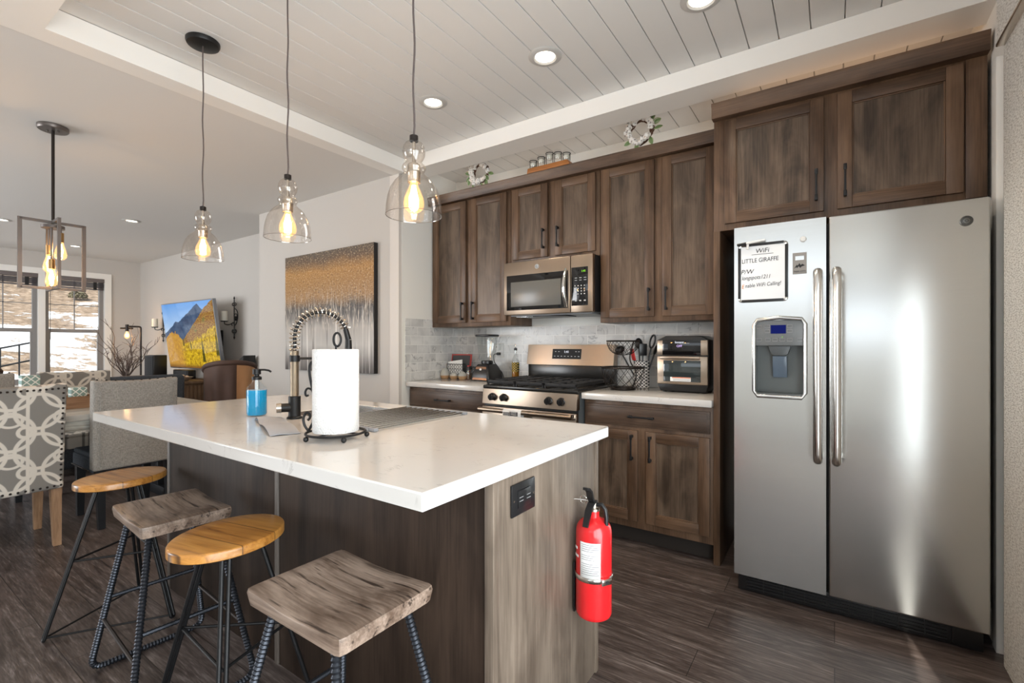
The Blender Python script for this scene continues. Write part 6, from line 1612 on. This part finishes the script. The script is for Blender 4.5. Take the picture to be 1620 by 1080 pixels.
L = lamp('pipe_lamp_glow', 'POINT', (lx+9.0, ly-2.86-0.175, 1.365-0.633), (0, 0, 0), 9, (1, 0.68, 0.38), shadow_soft_size=0.03); L.parent = t

# ------------------------------------------------------------------ dining table, bench and chairs
paint_m = wood('distressed white table apron', (0.16, 0.13, 0.10), (0.66, 0.66, 0.59), 'y', 0.6, 1.0, 1.6)
top_m = wood('grey weathered table top', (0.30, 0.28, 0.25), (0.56, 0.54, 0.49), 'y', 0.5, 1.0, 1.0)
t = thing('dining_table', 'weathered wooden dining table with distressed white apron behind the chairs', 'table', (-4.62, 0.95, 0))
MB().box(-5.12, 0.10, 0.715, -4.115, 1.79, 0.758, bev=0.004).build('top', top_m, t)
MB().box(-5.08, 0.14, 0.645, -4.15, 1.75, 0.7145, bev=0.003).build('apron', paint_m, t)
for yy in (0.30, 1.60):
    MB().box(-4.70, yy-0.05, 0.08, -4.54, yy+0.05, 0.645, bev=0.006).build('leg', black_w, t)
    MB().box(-5.00, yy-0.05, 0.001, -4.24, yy+0.05, 0.08, bev=0.006).build('foot', black_w, t)
t = thing('wooden_tray', 'rustic wooden box tray along the middle of the dining table', 'tray', (-4.6, 1.1, 0.759))
mb = MB(); a0, a1, b0, b1, zt = -4.70, -4.52, 0.72, 1.48, 0.759
mb.box(a0, b0, zt, a1, b1, zt+0.012).box(a1-0.014, b0, zt+0.012, a1, b1, zt+0.085).box(a0, b0, zt+0.012, a0+0.014, b1, zt+0.085).box(a0+0.014, b0, zt+0.012, a1-0.014, b0+0.014, zt+0.085).box(a0+0.014, b1-0.014, zt+0.012, a1-0.014, b1, zt+0.085)
mb.build('box', wood('honey brown tray wood', (0.20, 0.10, 0.05), (0.46, 0.28, 0.16), 'y', 0.6, 1.0, 1.0), t, smooth=0)
def tin(label, x_, y_, z_, w, h, kz):
    t = thing('patterned_box', label, 'box', (x_, y_, z_), 0, 'teal lattice boxes on the dining table')
    MB().box(x_-w/2, y_-w/2, z_, x_+w/2, y_+w/2, z_+h, bev=0.004).build('box', teal_l, t)
    MB().ball((x_, y_+w/2+0.008, z_+h*0.45), 0.014, 10, (1, 0.7, 1)).build('knob', bronze, t)
tin('low teal lattice box standing in the wooden tray beside the grey linen chair', -4.61, 1.075, 0.772, 0.088, 0.134, 0)
tin('tall teal lattice box on the dining table behind the patterned chair', -4.61, 0.822, 0.772, 0.092, 0.235, 0)
nail = None
def chair(label, xb, y0, y1, zb, zt, mat_back, mat_seat, mat_leg, taper=0.0, nails=True, seatz=(0.36, 0.485)):
    """dining chair whose back faces +X (towards the kitchen); seat runs to -X"""
    t = thing('dining_chair', label, 'chair', (xb-0.25, (y0+y1)/2, 0), 0)
    def bk(u, v):
        y = y0+(y1-y0)*u; ym = (y0+y1)/2; y = ym+(y-ym)*(1-taper*(1-v))
        z = zb+(zt-zb)*v
        if v > 0.9: z -= 0.012*(1-(2*u-1)**2)*(v-0.9)/0.1
        x_ = xb+0.010*math.sin(PI*u)+0.035*max(0, v-0.55)**1.3
        return Vector((x_, y, z))
    mb = MB().grid(bk, 16, 16, (-0.085, 0, 0))
    bmesh.ops.recalc_face_normals(mb.bm, faces=mb.bm.faces[:])
    es = [e for e in mb.bm.edges if e.is_manifold and e.calc_face_angle(0) > 1.0]
    bmesh.ops.bevel(mb.bm, geom=es, offset=0.014, segments=3, affect='EDGES', profile=0.5)
    mb.build('backrest', mat_back, t, smooth=50)
    yi = 0.012
    MB().box(xb-0.50, y0+yi, seatz[0], xb-0.086, y1-yi, seatz[1]-0.03, bev=0.012).build('seat_frame', mat_seat, t)
    MB().box(xb-0.50, y0+yi+0.004, seatz[1]-0.035, xb-0.088, y1-yi-0.004, seatz[1], bev=0.022, seg=4).build('seat_cushion', mat_seat, t)
    for (xx, dx) in ((xb-0.045, 0.035), (xb-0.455, -0.01)):
        for (yy, dy) in ((y0+0.045, 0), (y1-0.045, 0)):
            mb = MB(); h0, h1 = 0.025, 0.018; z1_ = max(zb, seatz[0])-0.001 if dx > 0 else seatz[0]-0.001
            if dx > 0: z1_ = zb-0.001
            T = [mb.bm.verts.new((xx+sx*h0, yy+sy*h0, z1_)) for sx, sy in ((-1, -1), (1, -1), (1, 1), (-1, 1))]
            Bq = [mb.bm.verts.new((xx+dx+sx*h1, yy+dy+sy*h1, 0.001)) for sx, sy in ((-1, -1), (1, -1), (1, 1), (-1, 1))]
            for k in range(4): mb._f([Bq[k], Bq[(k+1) % 4], T[(k+1) % 4], T[k]])
            mb._f(T); mb._f(Bq[::-1]); mb.build('leg', mat_leg, t, smooth=0)
    global nail
    spots = []
    if nails == 'all':
        n = 17
        spots += [bk(i/n*0.94+0.03, 0.955)+Vector((0.001, 0, 0)) for i in range(n+1)]
        n = 19
        for i in range(1, n): spots += [bk(0.965, 0.955-0.925*i/n), bk(0.035, 0.955-0.925*i/n)]
        spots += [bk(i/14*0.94+0.03, 0.03) for i in range(15)]
    elif nails == 'top':
        spots += [bk(i/9*0.9+0.05, 0.999)+Vector((-0.03, 0, 0.003)) for i in range(10)]
        spots += [Vector((xb-0.49+i*0.028, y0+yi-0.001, seatz[0]+0.012)) for i in range(14)]
    for p in spots:
        q = p-WORLD[t.name]
        if nail is None:
            nail = MB().ball((0, 0, 0), 0.0068, 8).build('nailhead', bronze, None); nail.parent = t; o = nail
        else: o = nail.copy(); COL.objects.link(o); o.parent = t
        o.location = q
    return t
pat = chair('grey and cream trellis-patterned dining chair with nailhead border at the left edge', -3.905, 0.372, 0.862, 0.345, 0.985, trel_yz, trel_xy, leg_w, taper=0.06, nails='all'); pat['group'] = 'trellis-patterned dining chairs'
ch = chair('plain grey linen dining chair with its back to the left end of the island', -4.005, 1.010, 1.492, 0.385, 0.985, linen, charcoal, black_w, nails='top')
mb = MB()
for (ya, yb_) in ((1.045, 1.047), (1.455, 1.457)): mb.tube([(-3.991, ya, 0.42), (-3.990, ya, 0.60), (-3.988, ya, 0.80), (-3.976, ya, 0.93)], 0.0025, 5)
mb.build('seam', linen, ch)
pc_ = dup(pat, (-5.435, 1.300, 0), PI, 'grey and cream trellis-patterned dining chair facing the camera across the table', 'trellis-patterned dining chairs')
# lounge seating
t = thing('sofa', 'charcoal grey sofa whose low back shows behind the grey linen chair', 'sofa', (-6.4, 1.75, 0))
MB().box(-6.06, 1.10, 0.06, -5.86, 2.26, 0.895, bev=0.04, seg=4).build('backrest', charcoal, t)
MB().box(-6.85, 1.10, 0.06, -6.065, 2.26, 0.30, bev=0.02).build('base', charcoal, t)
for k in range(2): MB().box(-6.83, 1.25+k*0.43, 0.301, -6.07, 1.675+k*0.43, 0.45, bev=0.04, seg=4).build('seat_cushion', charcoal, t)
for yy in (1.10, 2.115): MB().box(-6.85, yy, 0.301, -6.065, yy+0.145, 0.60, bev=0.04, seg=4).build('armrest', charcoal, t)
for xx in (-6.78, -5.95):
    for yy in (1.17, 2.19): MB().box(xx-0.03, yy-0.03, 0.001, xx+0.03, yy+0.03, 0.06).build('leg', black_w, t)
def barrel(label, c, face, r, zt, m_in, m_out, tuft=True):
    t = thing('armchair', label, 'armchair', (c[0], c[1], 0), face, world=False)
    def shell(u, v):
        a = PI*0.5+PI*(u-0.5)*1.25+PI/2      # back of the barrel at local -X
        f = 1-0.16*abs(2*u-1)**2.0
        z = 0.30+(zt-0.30)*f*v
        roll = 0.045*max(0, v-0.8)/0.2
        rr = r*(0.84+0.10*v)+roll+(0.014*math.sin(u*26)*math.sin(PI*v) if tuft else 0)
        return Vector((rr*math.cos(a), rr*math.sin(a), z))
    mb = MB(); nu, nv = 72, 18
    I = [[mb.bm.verts.new(shell(i/nu, j/nv)) for j in range(nv+1)] for i in range(nu+1)]
    O = [[mb.bm.verts.new(Vector((p.co.x*k, p.co.y*k, p.co.z-0.012*(j == nv)))) for j, p in enumerate(I[i]) for k in ((r+0.035+0.02*j/nv+0.013*math.sin(i/nu*40)*math.sin(PI*(0.15+0.85*j/nv)))/max(1e-3, math.hypot(p.co.x, p.co.y)),)] for i in range(nu+1)]
    rim = [Vector(((I[i][nv].co.x+O[i][nv].co.x)/2, (I[i][nv].co.y+O[i][nv].co.y)/2, I[i][nv].co.z)) for i in range(nu+1)]
    for i in range(nu):
        for j in range(nv):
            mb.mat(0)._f([I[i][j], I[i+1][j], I[i+1][j+1], I[i][j+1]]); mb.mat(1 if 0.55 < (i+0.5)/nu < 0.97 else 0)._f([O[i][j], O[i][j+1], O[i+1][j+1], O[i+1][j]])
        mb.mat(0)._f([I[i][nv], I[i+1][nv], O[i+1][nv], O[i][nv]]); mb._f([I[i][0], O[i][0], O[i+1][0], I[i+1][0]])
    for j in range(nv):
        mb._f([I[0][j], I[0][j+1], O[0][j+1], O[0][j]]); mb._f([I[nu][j], O[nu][j], O[nu][j+1], I[nu][j+1]])
    mb.build('barrel_back', [m_in, m_out], t, smooth=60)
    MB().tube([I_rim for I_rim in rim], 0.03, 10).build('rolled_edge', m_in, t)
    MB().lathe([(0, 0.10), (r*0.80, 0.10), (r*0.82, 0.13), (r*0.82, 0.40), (r*0.76, 0.445), (0, 0.455)], seg=36).build('seat', m_in, t)
    for k in range(4):
        a = PI/4+PI/2*k; MB().cyl((r*0.6*math.cos(a), r*0.6*math.sin(a), 0.001), (r*0.6*math.cos(a), r*0.6*math.sin(a), 0.10), 0.018, 0.025, 12).build('leg', black_w, t)
    return t
barrel('brown tufted barrel armchair with tan outer back, behind the blue soap bottle', (-5.80, 2.69), 2.75, 0.205, 1.02, brown_l, tan_l)
barrel('dark brown rounded armchair at the far left edge before the windows', (-6.95, 0.62), 3.0, 0.36, 1.02, brown_l, brown_l, False)
ch['group'] = 'plain linen dining chairs'
dup(ch, (-5.435, 0.675, 0), PI, 'plain linen dining chair across the table at the left edge, before the dark brown armchair', 'plain linen dining chairs')
